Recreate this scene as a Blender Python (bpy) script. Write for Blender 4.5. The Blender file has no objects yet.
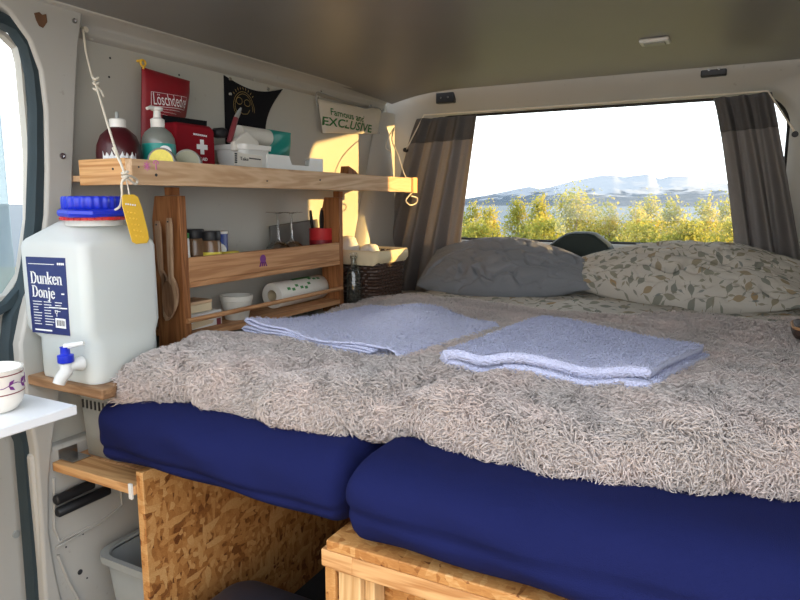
import bpy, bmesh, math, random
import numpy as np
from math import sin, cos, pi, radians, sqrt, atan2
from mathutils import Vector, Matrix, noise
random.seed(7)
rng = np.random.default_rng(7)
S = bpy.context.scene
COL = S.collection
V = Vector

# ------------------------------------------------------------------ camera
F_PX, YAW, PITCH = 645.0, radians(28.0), radians(8.7)
CAM = V((0, 0, 1.0))
FW = V((-sin(YAW) * cos(PITCH), cos(YAW) * cos(PITCH), -sin(PITCH)))
RT = V((cos(YAW), sin(YAW), 0))
UP = RT.cross(FW)
cd = bpy.data.cameras.new('camera')
cam = bpy.data.objects.new('camera', cd)
COL.objects.link(cam)
cam.location = CAM
cam.rotation_euler = (pi / 2 - PITCH, 0, YAW)
cd.sensor_width = 36
cd.lens = F_PX / 800 * 36
cd.clip_start = 0.02
cd.clip_end = 20000
S.camera = cam


def at(px, py, axis, val):
    """pixel of the photograph -> point on the plane axis = val"""
    d = FW + RT * ((px - 400) / F_PX) + UP * ((300 - py) / F_PX)
    i = 'xyz'.index(axis)
    return CAM + d * ((val - CAM[i]) / d[i])


def ats(pts, axis, val):
    return [at(a, b, axis, val) for a, b in pts]


# ------------------------------------------------------------------ materials
def lin(c):
    return tuple(((v / 255) / 12.92 if v / 255 <= .04045 else ((v / 255 + .055) / 1.055) ** 2.4) for v in c) + (1.0,)


class NT:
    def __init__(s, m):
        m.use_nodes = True
        s.t = m.node_tree
        s.t.nodes.clear()
        s.out = s.n('ShaderNodeOutputMaterial')

    def n(s, kind, **kw):
        nd = s.t.nodes.new(kind)
        for k, v in kw.items():
            if k in nd.inputs and not hasattr(nd, k):
                nd.inputs[k].default_value = v
            else:
                try:
                    setattr(nd, k, v)
                except Exception:
                    nd.inputs[k].default_value = v
        return nd

    def l(s, a, b):
        s.t.links.new(a, b)

    def math(s, op, a, b=None, c=None):
        nd = s.n('ShaderNodeMath')
        nd.operation = op
        for i, v in enumerate((a, b, c)):
            if v is None:
                continue
            if isinstance(v, (int, float)):
                nd.inputs[i].default_value = v
            else:
                s.l(v, nd.inputs[i])
        return nd.outputs[0]

    def mix(s, f, a, b):
        nd = s.n('ShaderNodeMix')
        nd.data_type = 'RGBA'
        for i, v in ((0, f), (6, a), (7, b)):
            if isinstance(v, (int, float)):
                nd.inputs[i].default_value = v
            elif isinstance(v, tuple):
                nd.inputs[i].default_value = v
            else:
                s.l(v, nd.inputs[i])
        return nd.outputs[2]

    def coord(s, kind='Object', scale=(1, 1, 1), rot=(0, 0, 0)):
        c = s.n('ShaderNodeTexCoord')
        m = s.n('ShaderNodeMapping')
        m.inputs['Scale'].default_value = scale
        m.inputs['Rotation'].default_value = rot
        s.l(c.outputs[kind], m.inputs['Vector'])
        return m.outputs[0]

    def noise(s, vec, scale, detail=3, rough=.5, dist=0):
        nd = s.n('ShaderNodeTexNoise')
        nd.inputs['Scale'].default_value = scale
        nd.inputs['Detail'].default_value = detail
        nd.inputs['Roughness'].default_value = rough
        nd.inputs['Distortion'].default_value = dist
        s.l(vec, nd.inputs['Vector'])
        return nd.outputs['Fac']

    def ramp(s, f, stops):
        nd = s.n('ShaderNodeValToRGB')
        e = nd.color_ramp.elements
        while len(e) < len(stops):
            e.new(.5)
        for el, (p, c) in zip(e, stops):
            el.position = p
            el.color = c
        s.l(f, nd.inputs[0])
        return nd.outputs[0]

    def bump(s, h, strength, dist=.002):
        nd = s.n('ShaderNodeBump')
        nd.inputs['Strength'].default_value = strength
        nd.inputs['Distance'].default_value = dist
        s.l(h, nd.inputs['Height'])
        return nd.outputs[0]

    def pbr(s, col, rough=.6, normal=None, spec=.5, metal=0):
        p = s.n('ShaderNodeBsdfPrincipled')
        if isinstance(col, tuple):
            p.inputs['Base Color'].default_value = col
        else:
            s.l(col, p.inputs['Base Color'])
        if isinstance(rough, (int, float)):
            p.inputs['Roughness'].default_value = rough
        else:
            s.l(rough, p.inputs['Roughness'])
        p.inputs['Metallic'].default_value = metal
        p.inputs['Specular IOR Level'].default_value = spec
        if normal is not None:
            s.l(normal, p.inputs['Normal'])
        return p.outputs[0]

    def end(s, sh):
        s.l(sh, s.out.inputs['Surface'])


def sc(c, k):
    return tuple(min(1, v * k) for v in c[:3]) + (1.0,)


def plain(name, col, rough=.6, var=.08, scale=40, bump=0, bscale=200, spec=.5, metal=0):
    m = bpy.data.materials.new(name)
    t = NT(m)
    c = lin(col)
    v = t.coord()
    f = t.noise(v, scale)
    colr = t.mix(f, sc(c, 1 - var), sc(c, 1 + var))
    nrm = t.bump(t.noise(v, bscale, 2), bump) if bump else None
    t.end(t.pbr(colr, rough, nrm, spec, metal))
    return m


def painted_metal(name, col, grime=.25):
    m = bpy.data.materials.new(name)
    t = NT(m)
    c = lin(col)
    v = t.coord()
    a = t.noise(v, 3, 4, .6)
    b = t.noise(v, 40, 3, .7)
    base = t.mix(a, sc(c, .93), sc(c, 1.05))
    spots = t.ramp(b, [(.27, (1, 1, 1, 1)), (.33, (0, 0, 0, 1))])
    base = t.mix(t.math('MULTIPLY', spots, grime), base, lin((120, 105, 88)))
    t.end(t.pbr(base, .42, t.bump(t.noise(v, 60, 2), .06), .4))
    return m


def wood(name, light, dark, axis, scale=1.0, knots=True, rough=.6):
    """long grain along axis"""
    m = bpy.data.materials.new(name)
    t = NT(m)
    s = [14 * scale] * 3
    s['xyz'.index(axis)] = 1.1 * scale
    v = t.coord('Object', tuple(s))
    n1 = t.noise(v, 1.3, 4, .55, .6)
    rings = t.math('SINE', t.math('MULTIPLY', n1, 46))
    rings = t.math('MULTIPLY_ADD', rings, .5, .5)
    s2 = [220.0] * 3
    s2['xyz'.index(axis)] = 6
    fine = t.noise(t.coord('Object', tuple(s2)), 1, 3)
    f = t.math('ADD', t.math('MULTIPLY', rings, .55), t.math('MULTIPLY', fine, .5))
    colr = t.ramp(f, [(.15, lin(light)), (.9, lin(dark))])
    if knots:
        vo = t.n('ShaderNodeTexVoronoi')
        k = [9.0] * 3
        k['xyz'.index(axis)] = 3.5
        t.l(t.coord('Object', tuple(k)), vo.inputs['Vector'])
        vo.inputs['Scale'].default_value = 1
        kn = t.ramp(vo.outputs['Distance'], [(.05, (1, 1, 1, 1)), (.1, (0, 0, 0, 1))])
        colr = t.mix(t.math('MULTIPLY', kn, .8), colr, sc(lin(dark), .4))
    t.end(t.pbr(colr, rough, t.bump(f, .12, .001), .3))
    return m


def osb(name):
    m = bpy.data.materials.new(name)
    t = NT(m)
    base = t.coord('Object')
    layers = []
    wob = t.n('ShaderNodeTexNoise')
    wob.inputs['Scale'].default_value = 28
    t.l(base, wob.inputs['Vector'])
    for i, (sx, rot) in enumerate((((30, 120, 110), (.7, .5, .35)), ((120, 28, 100), (.3, .9, -.5)), ((100, 120, 32), (-.5, .4, .9)))):
        vo = t.n('ShaderNodeTexVoronoi')
        vo.inputs['Scale'].default_value = 1
        va = t.n('ShaderNodeVectorMath')
        va.operation = 'MULTIPLY_ADD'
        va.inputs[1].default_value = (.012, .012, .012)
        t.l(wob.outputs['Color'], va.inputs[0])
        t.l(base, va.inputs[2])
        mpp = t.n('ShaderNodeMapping')
        mpp.inputs['Scale'].default_value = tuple(q * .75 for q in sx)
        mpp.inputs['Rotation'].default_value = rot
        t.l(va.outputs[0], mpp.inputs['Vector'])
        t.l(mpp.outputs[0], vo.inputs['Vector'])
        sep = t.n('ShaderNodeSeparateColor')
        t.l(vo.outputs['Color'], sep.inputs[0])
        layers.append((sep.outputs[0], vo.outputs['Distance']))
    mxv = t.math('MAXIMUM', t.math('MAXIMUM', layers[0][0], layers[1][0]), layers[2][0])
    f = t.math('MULTIPLY', t.math('SUBTRACT', mxv, .35), 1.5)
    grain = t.noise(t.coord('Object', (60, 150, 260), (.4, .3, .2)), 2, 3)
    ff = t.math('ADD', t.math('MULTIPLY', f, .62), t.math('MULTIPLY', grain, .42))
    colr = t.ramp(ff, [(.1, lin((104, 58, 26))), (.4, lin((162, 106, 54))), (.7, lin((190, 136, 78))), (.95, lin((214, 172, 116)))])
    t.end(t.pbr(colr, .6, t.bump(ff, .4, .002), .3))
    return m


def cloth(name, col, var=.1, weave=900, bump=.25, rough=.9, wrinkle=0, spec=.15, sheen=0.0):
    m = bpy.data.materials.new(name)
    t = NT(m)
    c = lin(col)
    v = t.coord()
    colr = t.mix(t.noise(v, 14, 4), sc(c, 1 - var), sc(c, 1 + var))
    h = t.noise(v, weave, 2)
    if wrinkle:
        w = t.noise(v, 9, 5, .55, 1.2)
        h = t.math('ADD', t.math('MULTIPLY', h, .1), t.math('MULTIPLY', w, wrinkle))
        nrm = t.bump(h, .9, .02)
    else:
        nrm = t.bump(h, bump, .002)
    p = t.n('ShaderNodeBsdfPrincipled')
    t.l(colr, p.inputs['Base Color'])
    p.inputs['Roughness'].default_value = rough
    p.inputs['Specular IOR Level'].default_value = spec
    p.inputs['Sheen Weight'].default_value = sheen
    t.l(nrm, p.inputs['Normal'])
    t.end(p.outputs[0])
    return m


def terry(name, col):
    m = bpy.data.materials.new(name)
    t = NT(m)
    c = lin(col)
    v = t.coord()
    vo = t.n('ShaderNodeTexVoronoi')
    vo.inputs['Scale'].default_value = 330
    t.l(v, vo.inputs['Vector'])
    h = t.math('SUBTRACT', 1.0, vo.outputs['Distance'])
    h2 = t.math('ADD', t.math('MULTIPLY', h, .6), t.noise(v, 120, 3))
    colr = t.mix(h2, sc(c, .82), sc(c, 1.1))
    p = t.n('ShaderNodeBsdfPrincipled')
    t.l(colr, p.inputs['Base Color'])
    p.inputs['Roughness'].default_value = .95
    p.inputs['Specular IOR Level'].default_value = .05
    p.inputs['Sheen Weight'].default_value = .25
    t.l(t.bump(h2, .9, .004), p.inputs['Normal'])
    t.end(p.outputs[0])
    return m


def curtain_mat(name, col, trans=.4):
    m = bpy.data.materials.new(name)
    t = NT(m)
    c = lin(col)
    v = t.coord()
    weave = t.noise(t.coord('Object', (300, 300, 900)), 1, 2)
    colr = t.mix(weave, sc(c, .8), sc(c, 1.15))
    d = t.n('ShaderNodeBsdfDiffuse')
    tr = t.n('ShaderNodeBsdfTranslucent')
    t.l(colr, d.inputs[0])
    t.l(colr, tr.inputs[0])
    mx = t.n('ShaderNodeMixShader')
    mx.inputs[0].default_value = trans
    t.l(d.outputs[0], mx.inputs[1])
    t.l(tr.outputs[0], mx.inputs[2])
    t.end(mx.outputs[0])
    return m


def clear(name, col=(255, 255, 255), gloss=.08, rough=.02, body=0.0, body_col=None):
    """thin clear pane: transparent with a fresnel reflection, optional milky body"""
    m = bpy.data.materials.new(name)
    t = NT(m)
    tr = t.n('ShaderNodeBsdfTransparent')
    tr.inputs[0].default_value = lin(col)
    g = t.n('ShaderNodeBsdfGlossy')
    g.inputs['Roughness'].default_value = rough
    lw = t.n('ShaderNodeLayerWeight')
    lw.inputs['Blend'].default_value = .25
    f = t.math('MULTIPLY_ADD', lw.outputs['Fresnel'], .55, gloss * .3)
    mx = t.n('ShaderNodeMixShader')
    t.l(f, mx.inputs[0])
    t.l(tr.outputs[0], mx.inputs[1])
    t.l(g.outputs[0], mx.inputs[2])
    sh = mx.outputs[0]
    if body:
        p = t.pbr(lin(body_col), .35)
        m2 = t.n('ShaderNodeMixShader')
        m2.inputs[0].default_value = body
        t.l(sh, m2.inputs[1])
        t.l(p, m2.inputs[2])
        sh = m2.outputs[0]
    t.end(sh)
    return m


def milky(name, col, transp, transl=.4, rough=.35):
    m = bpy.data.materials.new(name)
    t = NT(m)
    c = lin(col)
    colr = t.mix(t.noise(t.coord(), 5, 2), sc(c, .97), sc(c, 1.02))
    p = t.pbr(colr, rough, None, .4)
    tl = t.n('ShaderNodeBsdfTranslucent')
    t.l(colr, tl.inputs[0])
    a = t.n('ShaderNodeMixShader')
    a.inputs[0].default_value = transl
    t.l(p, a.inputs[1])
    t.l(tl.outputs[0], a.inputs[2])
    tr = t.n('ShaderNodeBsdfTransparent')
    b = t.n('ShaderNodeMixShader')
    b.inputs[0].default_value = transp
    t.l(a.outputs[0], b.inputs[1])
    t.l(tr.outputs[0], b.inputs[2])
    t.end(b.outputs[0])
    return m


def floral(name, base, scale=19.0):
    """scattered leaves: every voronoi cell carries one turned ellipse, read in UV space"""
    m = bpy.data.materials.new(name)
    t = NT(m)
    tc = t.n('ShaderNodeTexCoord')
    uv = tc.outputs['UV']
    colr = t.mix(t.noise(t.coord(), 12, 3), sc(lin(base), .92), sc(lin(base), 1.06))
    for k, (s, ln, wd, cols) in enumerate(((scale, .36, .19, ((112, 116, 108), (128, 128, 112), (156, 128, 88))),
                                          (scale * 1.9, .40, .13, ((124, 128, 116), (140, 132, 112), (118, 124, 122))))):
        mp = t.n('ShaderNodeMapping')
        mp.inputs['Scale'].default_value = (s, s, 1)
        mp.inputs['Location'].default_value = (k * 3.7, k * 1.9, 0)
        t.l(uv, mp.inputs['Vector'])
        vo = t.n('ShaderNodeTexVoronoi')
        vo.voronoi_dimensions = '2D'
        vo.inputs['Scale'].default_value = 1
        vo.inputs['Randomness'].default_value = .8
        t.l(mp.outputs[0], vo.inputs['Vector'])
        sub = t.n('ShaderNodeVectorMath')
        sub.operation = 'SUBTRACT'
        t.l(mp.outputs[0], sub.inputs[0])
        t.l(vo.outputs['Position'], sub.inputs[1])
        sep = t.n('ShaderNodeSeparateColor')
        t.l(vo.outputs['Color'], sep.inputs[0])
        rot = t.n('ShaderNodeVectorRotate')
        rot.rotation_type = 'Z_AXIS'
        t.l(sub.outputs[0], rot.inputs['Vector'])
        t.l(t.math('MULTIPLY', sep.outputs[0], 6.28), rot.inputs['Angle'])
        xyz = t.n('ShaderNodeSeparateXYZ')
        t.l(rot.outputs[0], xyz.inputs[0])
        ax = t.math('ABSOLUTE', xyz.outputs[0])
        ay = t.math('ABSOLUTE', xyz.outputs[1])
        q = t.math('DIVIDE', ax, ln)
        lim = t.math('MULTIPLY', t.math('SUBTRACT', 1.0, t.math('POWER', q, 1.8)), wd)
        inside = t.math('GREATER_THAN', lim, ay)
        vein = t.math('GREATER_THAN', ay, .012)
        inside = t.math('MULTIPLY', inside, vein)
        stem = t.math('MULTIPLY', t.math('LESS_THAN', ay, .018), t.math('LESS_THAN', ax, ln * 1.6))
        inside = t.math('MAXIMUM', inside, stem)
        pick = t.ramp(sep.outputs[1], [(.0, lin(cols[0])), (.5, lin(cols[1])), (.9, lin(cols[2]))])
        keep = t.math('GREATER_THAN', sep.outputs[2], .05 if k == 0 else .3)
        colr = t.mix(t.math('MULTIPLY', t.math('MULTIPLY', inside, keep), .85), colr, pick)
    nrm = t.bump(t.noise(t.coord(), 8, 5, .55, 1.0), .5, .02)
    t.end(t.pbr(colr, .9, nrm, .1))
    return m


MT = {}
MT['white_paint'] = painted_metal('white_paint', (178, 176, 170))
MT['panel'] = painted_metal('panel_paint', (186, 184, 175), .15)
MT['ceiling'] = plain('grey_headliner', (128, 127, 124), .38, .06, 9, .12, 500, .45)
MT['floor'] = plain('dark_floor', (40, 42, 46), .8, .2, 20)
MT['rubber'] = plain('rubber', (40, 54, 60), .55, .12, 30, .2, 300)
MT['black'] = plain('black_plastic', (24, 25, 28), .5, .15, 30)
MT['black_cloth'] = cloth('black_cloth', (26, 26, 30), .2, 500, .3)
MT['pine_y'] = wood('pine_lengthwise', (216, 184, 148), (188, 150, 112), 'y')
MT['pine_x'] = wood('pine_crosswise', (218, 172, 118), (176, 122, 72), 'x')
MT['pine_z'] = wood('pine_upright', (226, 190, 138), (190, 144, 92), 'z')
MT['oak_z'] = wood('brown_upright', (164, 110, 66), (124, 76, 42), 'z')
MT['oak_y'] = wood('brown_lengthwise', (200, 152, 108), (164, 114, 74), 'y')
MT['spoon'] = wood('spoon_wood', (176, 146, 116), (140, 108, 82), 'z', 1.5, False)
MT['board_brown'] = wood('weathered_board', (168, 132, 98), (122, 90, 62), 'x')
MT['spoon_bowl'] = wood('spoon_bowl', (140, 106, 78), (106, 76, 54), 'z', 1.5, False)
MT['osb'] = osb('strand_board')
MT['navy'] = cloth('navy_sheet', (25, 31, 79), .07, 1100, .12, .9, .25, .12, .0)
MT['slate'] = cloth('slate_cotton', (134, 136, 141), .06, 900, .1, .9, .45)
MT['floral'] = floral('leaf_print_cotton', (190, 184, 174))
MT['towel'] = terry('blue_terry', (197, 201, 230))
MT['white_plastic'] = plain('white_plastic', (226, 226, 222), .35, .03)
MT['white_board'] = plain('white_laminate', (232, 234, 236), .3, .02)
MT['grey_plastic'] = plain('grey_plastic', (150, 154, 152), .45, .05)
MT['dark_tub'] = plain('dark_blue_plastic', (44, 50, 62), .35, .1)
MT['blue_cap'] = plain('blue_plastic', (28, 48, 190), .3, .05)
MT['red_plastic'] = plain('red_plastic', (196, 44, 48), .45, .06)
MT['label_blue'] = plain('label_blue', (30, 42, 98), .4, .04)
MT['white_ink'] = plain('white_ink', (236, 236, 236), .6, .02)
MT['dark_ink'] = plain('dark_ink', (40, 42, 46), .6, .05)
MT['canister'] = milky('canister_plastic', (243, 246, 244), .22, .25)
MT['water'] = milky('water_tint', (186, 206, 200), .1, .3, .1)
MT['yellow_tag'] = plain('yellow_tag', (236, 190, 58), .5, .05)
MT['rope'] = plain('white_rope', (220, 212, 196), .9, .1, 300, .5, 900)
MT['red_bag'] = plain('red_nylon', (136, 20, 32), .5, .12, 25, .25, 60)
MT['red_pouch'] = cloth('red_pouch', (138, 22, 34), .1, 700, .2, .75)
MT['dark_bottle'] = clear('dark_red_bottle', (90, 20, 24), .2, .05, .75, (78, 18, 26))
MT['soap'] = clear('soap_bottle', (215, 222, 218), .2, .05, .35, (190, 200, 192))
MT['teal'] = plain('teal_print', (32, 150, 140), .4, .1)
MT['yellow_print'] = plain('yellow_print', (232, 214, 84), .45, .2, 160)
MT['tin_lid'] = plain('olive_lid', (134, 132, 104), .4, .1, 60)
MT['steel'] = plain('steel', (190, 190, 192), .25, .05, 30, 0, 200, .5, 1)
MT['dark_steel'] = plain('dark_steel', (120, 118, 112), .4, .05, 30, 0, 200, .5, .6)
MT['paper'] = plain('paper', (226, 222, 212), .9, .04)
MT['card'] = plain('card', (216, 198, 164), .85, .08)
MT['green_print'] = plain('green_print', (60, 134, 66), .6, .08)
MT['gold_ink'] = plain('gold_ink', (176, 150, 84), .6, .1)
MT['maroon'] = plain('maroon', (120, 44, 52), .5, .1)
MT['purple'] = plain('purple_ink', (110, 40, 120), .6, .1)
MT['pink_ink'] = plain('pink_ink', (206, 120, 168), .6, .1)
MT['bag_white'] = plain('white_bag', (222, 216, 202), .6, .06, 20, .35, 45)
MT['glass'] = clear('clear_glass', (248, 250, 250), .3, .01)
MT['bottle_glass'] = clear('bottle_glass', (226, 230, 226), .3, .02, .10, (120, 124, 118))
MT['pane'] = clear('window_pane', (250, 252, 252), .05, .01)
MT['pane_door'] = clear('door_pane', (226, 238, 242), .3, .03, .45, (190, 206, 214))
MT['slate_board'] = plain('slate_board', (108, 108, 104), .7, .1)
MT['stone_pot'] = plain('pale_pot', (204, 202, 192), .6, .05)
MT['wicker'] = plain('dark_wicker', (70, 50, 40), .5, .3, 90, .3, 150)
MT['liner'] = cloth('cream_liner', (222, 206, 172), .05, 700, .3)
MT['curtain'] = curtain_mat('grey_linen', (154, 149, 147), .5)
MT['curtain_dark'] = curtain_mat('dark_header_cloth', (112, 110, 110), .35)
MT['pot_cover'] = plain('dark_green_grey', (38, 48, 46), .6, .06, 40, 0, 200, .2)
MT['ceramic'] = plain('cream_ceramic', (232, 226, 216), .2, .03)
MT['rust'] = plain('rust', (104, 74, 52), .9, .3, 60)
MT['brown_leather'] = plain('brown_leather', (52, 36, 30), .5, .2, 60, .3, 200)
MT['tan'] = plain('tan_trim', (170, 128, 88), .6, .1)
MT['orange'] = wood('yellow_pine_end', (238, 200, 140), (222, 176, 110), 'z', 1, False)
MT['salt_blue'] = plain('salt_blue', (44, 66, 140), .4, .05)
MT['spice'] = clear('spice_jar', (220, 200, 170), .2, .05, .5, (150, 116, 86))

# fleece with slow pink and grey patches
m = bpy.data.materials.new('fleece')
t = NT(m)
v = t.coord()
f = t.noise(v, 9, 3, .6)
c = t.ramp(f, [(.35, lin((186, 178, 175))), (.5, lin((202, 190, 186))), (.68, lin((216, 197, 191)))])
c = t.mix(t.noise(v, 260, 2), c, t.mix(.5, c, lin((232, 218, 208))))
p = t.n('ShaderNodeBsdfPrincipled')
t.l(c, p.inputs['Base Color'])
p.inputs['Roughness'].default_value = .9
p.inputs['Specular IOR Level'].default_value = .1
p.inputs['Sheen Weight'].default_value = .3
t.end(p.outputs[0])
MT['fleece'] = m


# ------------------------------------------------------------------ objects
WL = {}


def props(o, label=None, cat=None, group=None, kind=None):
    if label: o['label'] = label
    if cat: o['category'] = cat
    if group: o['group'] = group
    if kind: o['kind'] = kind
    return o


def thing(name, label, cat, loc, group=None):
    o = bpy.data.objects.new(name, None)
    COL.objects.link(o)
    o.location = loc
    o.empty_display_size = .02
    WL[o.name] = V(loc)
    return props(o, label, cat, group)


class MB:
    def __init__(s):
        s.v, s.f, s.uv = [], [], {}

    def add(s, vs, fs):
        b = len(s.v)
        s.v += [tuple(p) for p in vs]
        s.f += [tuple(i + b for i in f) for f in fs]
        return s

    def box(s, x0, x1, y0, y1, z0, z1):
        vs = [(x, y, z) for x in (x0, x1) for y in (y0, y1) for z in (z0, z1)]
        return s.add(vs, [(0, 1, 3, 2), (4, 6, 7, 5), (0, 4, 5, 1), (2, 3, 7, 6), (0, 2, 6, 4), (1, 5, 7, 3)])

    def prism(s, pts, off):
        n = len(pts)
        off = V(off)
        vs = [V(p) for p in pts] + [V(p) + off for p in pts]
        fs = [tuple(range(n))[::-1], tuple(range(n, 2 * n))]
        fs += [(i, (i + 1) % n, n + (i + 1) % n, n + i) for i in range(n)]
        return s.add(vs, fs)

    def tube(s, pts, r, seg=8, closed=False, cap=True):
        pts = [V(p) for p in pts]
        n = len(pts)
        rs = r if isinstance(r, (list, tuple)) else [r] * n
        vs, fs = [], []
        prev = None
        for i, p in enumerate(pts):
            a = pts[(i - 1) % n] if (closed or i > 0) else p
            b = pts[(i + 1) % n] if (closed or i < n - 1) else p
            d = (b - a).normalized() if (b - a).length > 1e-9 else V((0, 0, 1))
            if prev is None:
                u = d.orthogonal().normalized()
            else:
                u = prev - d * prev.dot(d)
                u = u.normalized() if u.length > 1e-6 else d.orthogonal().normalized()
            prev = u
            w = d.cross(u)
            for k in range(seg):
                q = 2 * pi * k / seg
                vs.append(p + (u * cos(q) + w * sin(q)) * rs[i])
        m = n if closed else n - 1
        for i in range(m):
            j = (i + 1) % n
            for k in range(seg):
                k2 = (k + 1) % seg
                fs.append((i * seg + k, i * seg + k2, j * seg + k2, j * seg + k))
        if cap and not closed:
            fs.append(tuple(range(seg))[::-1])
            fs.append(tuple(range((n - 1) * seg, n * seg)))
        return s.add(vs, fs)

    def lathe(s, prof, base, axis=(0, 0, 1), seg=32, cap=True):
        """prof: (radius, height) from base along axis"""
        base, ax = V(base), V(axis).normalized()
        u = ax.orthogonal().normalized()
        w = ax.cross(u)
        vs, fs = [], []
        for r, h in prof:
            for k in range(seg):
                q = 2 * pi * k / seg
                vs.append(base + ax * h + (u * cos(q) + w * sin(q)) * max(r, 1e-5))
        for i in range(len(prof) - 1):
            for k in range(seg):
                k2 = (k + 1) % seg
                fs.append((i * seg + k, i * seg + k2, (i + 1) * seg + k2, (i + 1) * seg + k))
        if cap:
            fs.append(tuple(range(seg))[::-1])
            n = len(prof)
            fs.append(tuple(range((n - 1) * seg, n * seg)))
        return s.add(vs, fs)

    def loft(s, rings, closed=True, cap=True):
        n = len(rings[0])
        vs = [p for r in rings for p in r]
        fs = []
        for i in range(len(rings) - 1):
            for k in range(n if closed else n - 1):
                k2 = (k + 1) % n
                fs.append((i * n + k, i * n + k2, (i + 1) * n + k2, (i + 1) * n + k))
        if cap and closed:
            fs.append(tuple(range(n))[::-1])
            fs.append(tuple(range((len(rings) - 1) * n, len(rings) * n)))
        return s.add(vs, fs)

    def grid(s, P, uv=True, wrap=False):
        """P: array n x m x 3"""
        P = np.asarray(P, float)
        n, m = P.shape[:2]
        b = len(s.v)
        s.v += [tuple(p) for p in P.reshape(-1, 3)]
        for i in range(n - 1):
            for j in range(m if wrap else m - 1):
                j2 = (j + 1) % m
                s.f.append((b + i * m + j, b + i * m + j2, b + (i + 1) * m + j2, b + (i + 1) * m + j))
        if uv:
            for i in range(n):
                for j in range(m):
                    s.uv[b + i * m + j] = (i / (n - 1), j / (m - 1))
        return s

    def build(s, name, mat, parent=None, base=None, angle=40, bevel=0, solid=0, sub=0, uvs=None, seg=2):
        me = bpy.data.meshes.new(name)
        if parent is not None:
            org = WL[parent.name]
        elif base is not None:
            org = V(base)
        else:
            a = np.array(s.v)
            org = V(((a[:, 0].min() + a[:, 0].max()) / 2, (a[:, 1].min() + a[:, 1].max()) / 2, a[:, 2].min()))
        a = np.array(s.v) - np.array(org)
        me.from_pydata(a.tolist(), [], s.f)
        bm = bmesh.new()
        bm.from_mesh(me)
        bmesh.ops.recalc_face_normals(bm, faces=bm.faces)
        bm.to_mesh(me)
        bm.free()
        if s.uv:
            lay = me.uv_layers.new(name='UVMap')
            k = uvs or (1, 1)
            for lp in me.loops:
                u = s.uv.get(lp.vertex_index, (0, 0))
                lay.data[lp.index].uv = (u[0] * k[0], u[1] * k[1])
        me.shade_smooth()
        if angle < 180:
            me.set_sharp_from_angle(angle=radians(angle))
        me.materials.append(MT[mat] if isinstance(mat, str) else mat)
        o = bpy.data.objects.new(name, me)
        COL.objects.link(o)
        if parent is not None:
            o.parent = parent
        else:
            o.location = org
        WL[o.name] = V(org)
        if solid:
            md = o.modifiers.new('solidify', 'SOLIDIFY')
            md.thickness = solid
            md.offset = 0
        if bevel:
            md = o.modifiers.new('bevel', 'BEVEL')
            md.width = bevel
            md.segments = seg
            md.limit_method = 'ANGLE'
            md.angle_limit = radians(40)
        if sub:
            md = o.modifiers.new('subdivision', 'SUBSURF')
            md.levels = md.render_levels = sub
        return o


def obox(mb, c, ex, ey, ez):
    """box from centre and three half vectors"""
    c, ex, ey, ez = V(c), V(ex), V(ey), V(ez)
    return mb.prism([c - ex - ey - ez, c + ex - ey - ez, c + ex + ey - ez, c - ex + ey - ez], ez * 2)


def struct(o, label, kind='structure'):
    return props(o, label, None, None, kind)


def rrect(cx, cy, hx, hy, r, n=6):
    pts = []
    for sx, sy, a0 in ((1, 1, 0), (-1, 1, pi / 2), (-1, -1, pi), (1, -1, 3 * pi / 2)):
        for k in range(n + 1):
            a = a0 + pi / 2 * k / n
            pts.append((cx + sx * (hx - r) + r * cos(a), cy + sy * (hy - r) + r * sin(a)))
    return pts


def writing(s, origin, ex, ey, width=None, height=None, bold=0.0, squash=None):
    """flat letters laid on a plane: origin = lower left, ex along the line, ey up"""
    cu = bpy.data.curves.new('writing', 'FONT')
    cu.body = s
    cu.size = 1
    cu.extrude = .004
    cu.offset = bold
    cu.resolution_u = 3
    o = bpy.data.objects.new('writing', cu)
    COL.objects.link(o)
    bpy.context.view_layer.update()
    dg = bpy.context.evaluated_depsgraph_get()
    me = bpy.data.meshes.new_from_object(o.evaluated_get(dg))
    vs = np.array([v.co for v in me.vertices])
    fs = [tuple(p.vertices) for p in me.polygons]
    bpy.data.objects.remove(o)
    bpy.data.curves.remove(cu)
    bpy.data.meshes.remove(me)
    x0, x1, y1 = vs[:, 0].min(), vs[:, 0].max(), vs[:, 1].max()
    ex, ey = V(ex).normalized(), V(ey)
    ey = (ey - ex * ey.dot(ex)).normalized()
    ez = ex.cross(ey)
    sx = width / (x1 - x0) if width else height / .7
    sy = height / .7 if height else sx
    mb = MB()
    mb.add([V(origin) + ex * ((p[0] - x0) * sx) + ey * (p[1] * sy) + ez * (p[2] * .1) for p in vs], fs)
    return mb


def merge(*mbs):
    r = MB()
    for m in mbs:
        r.add(m.v, m.f)
    return r


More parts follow.
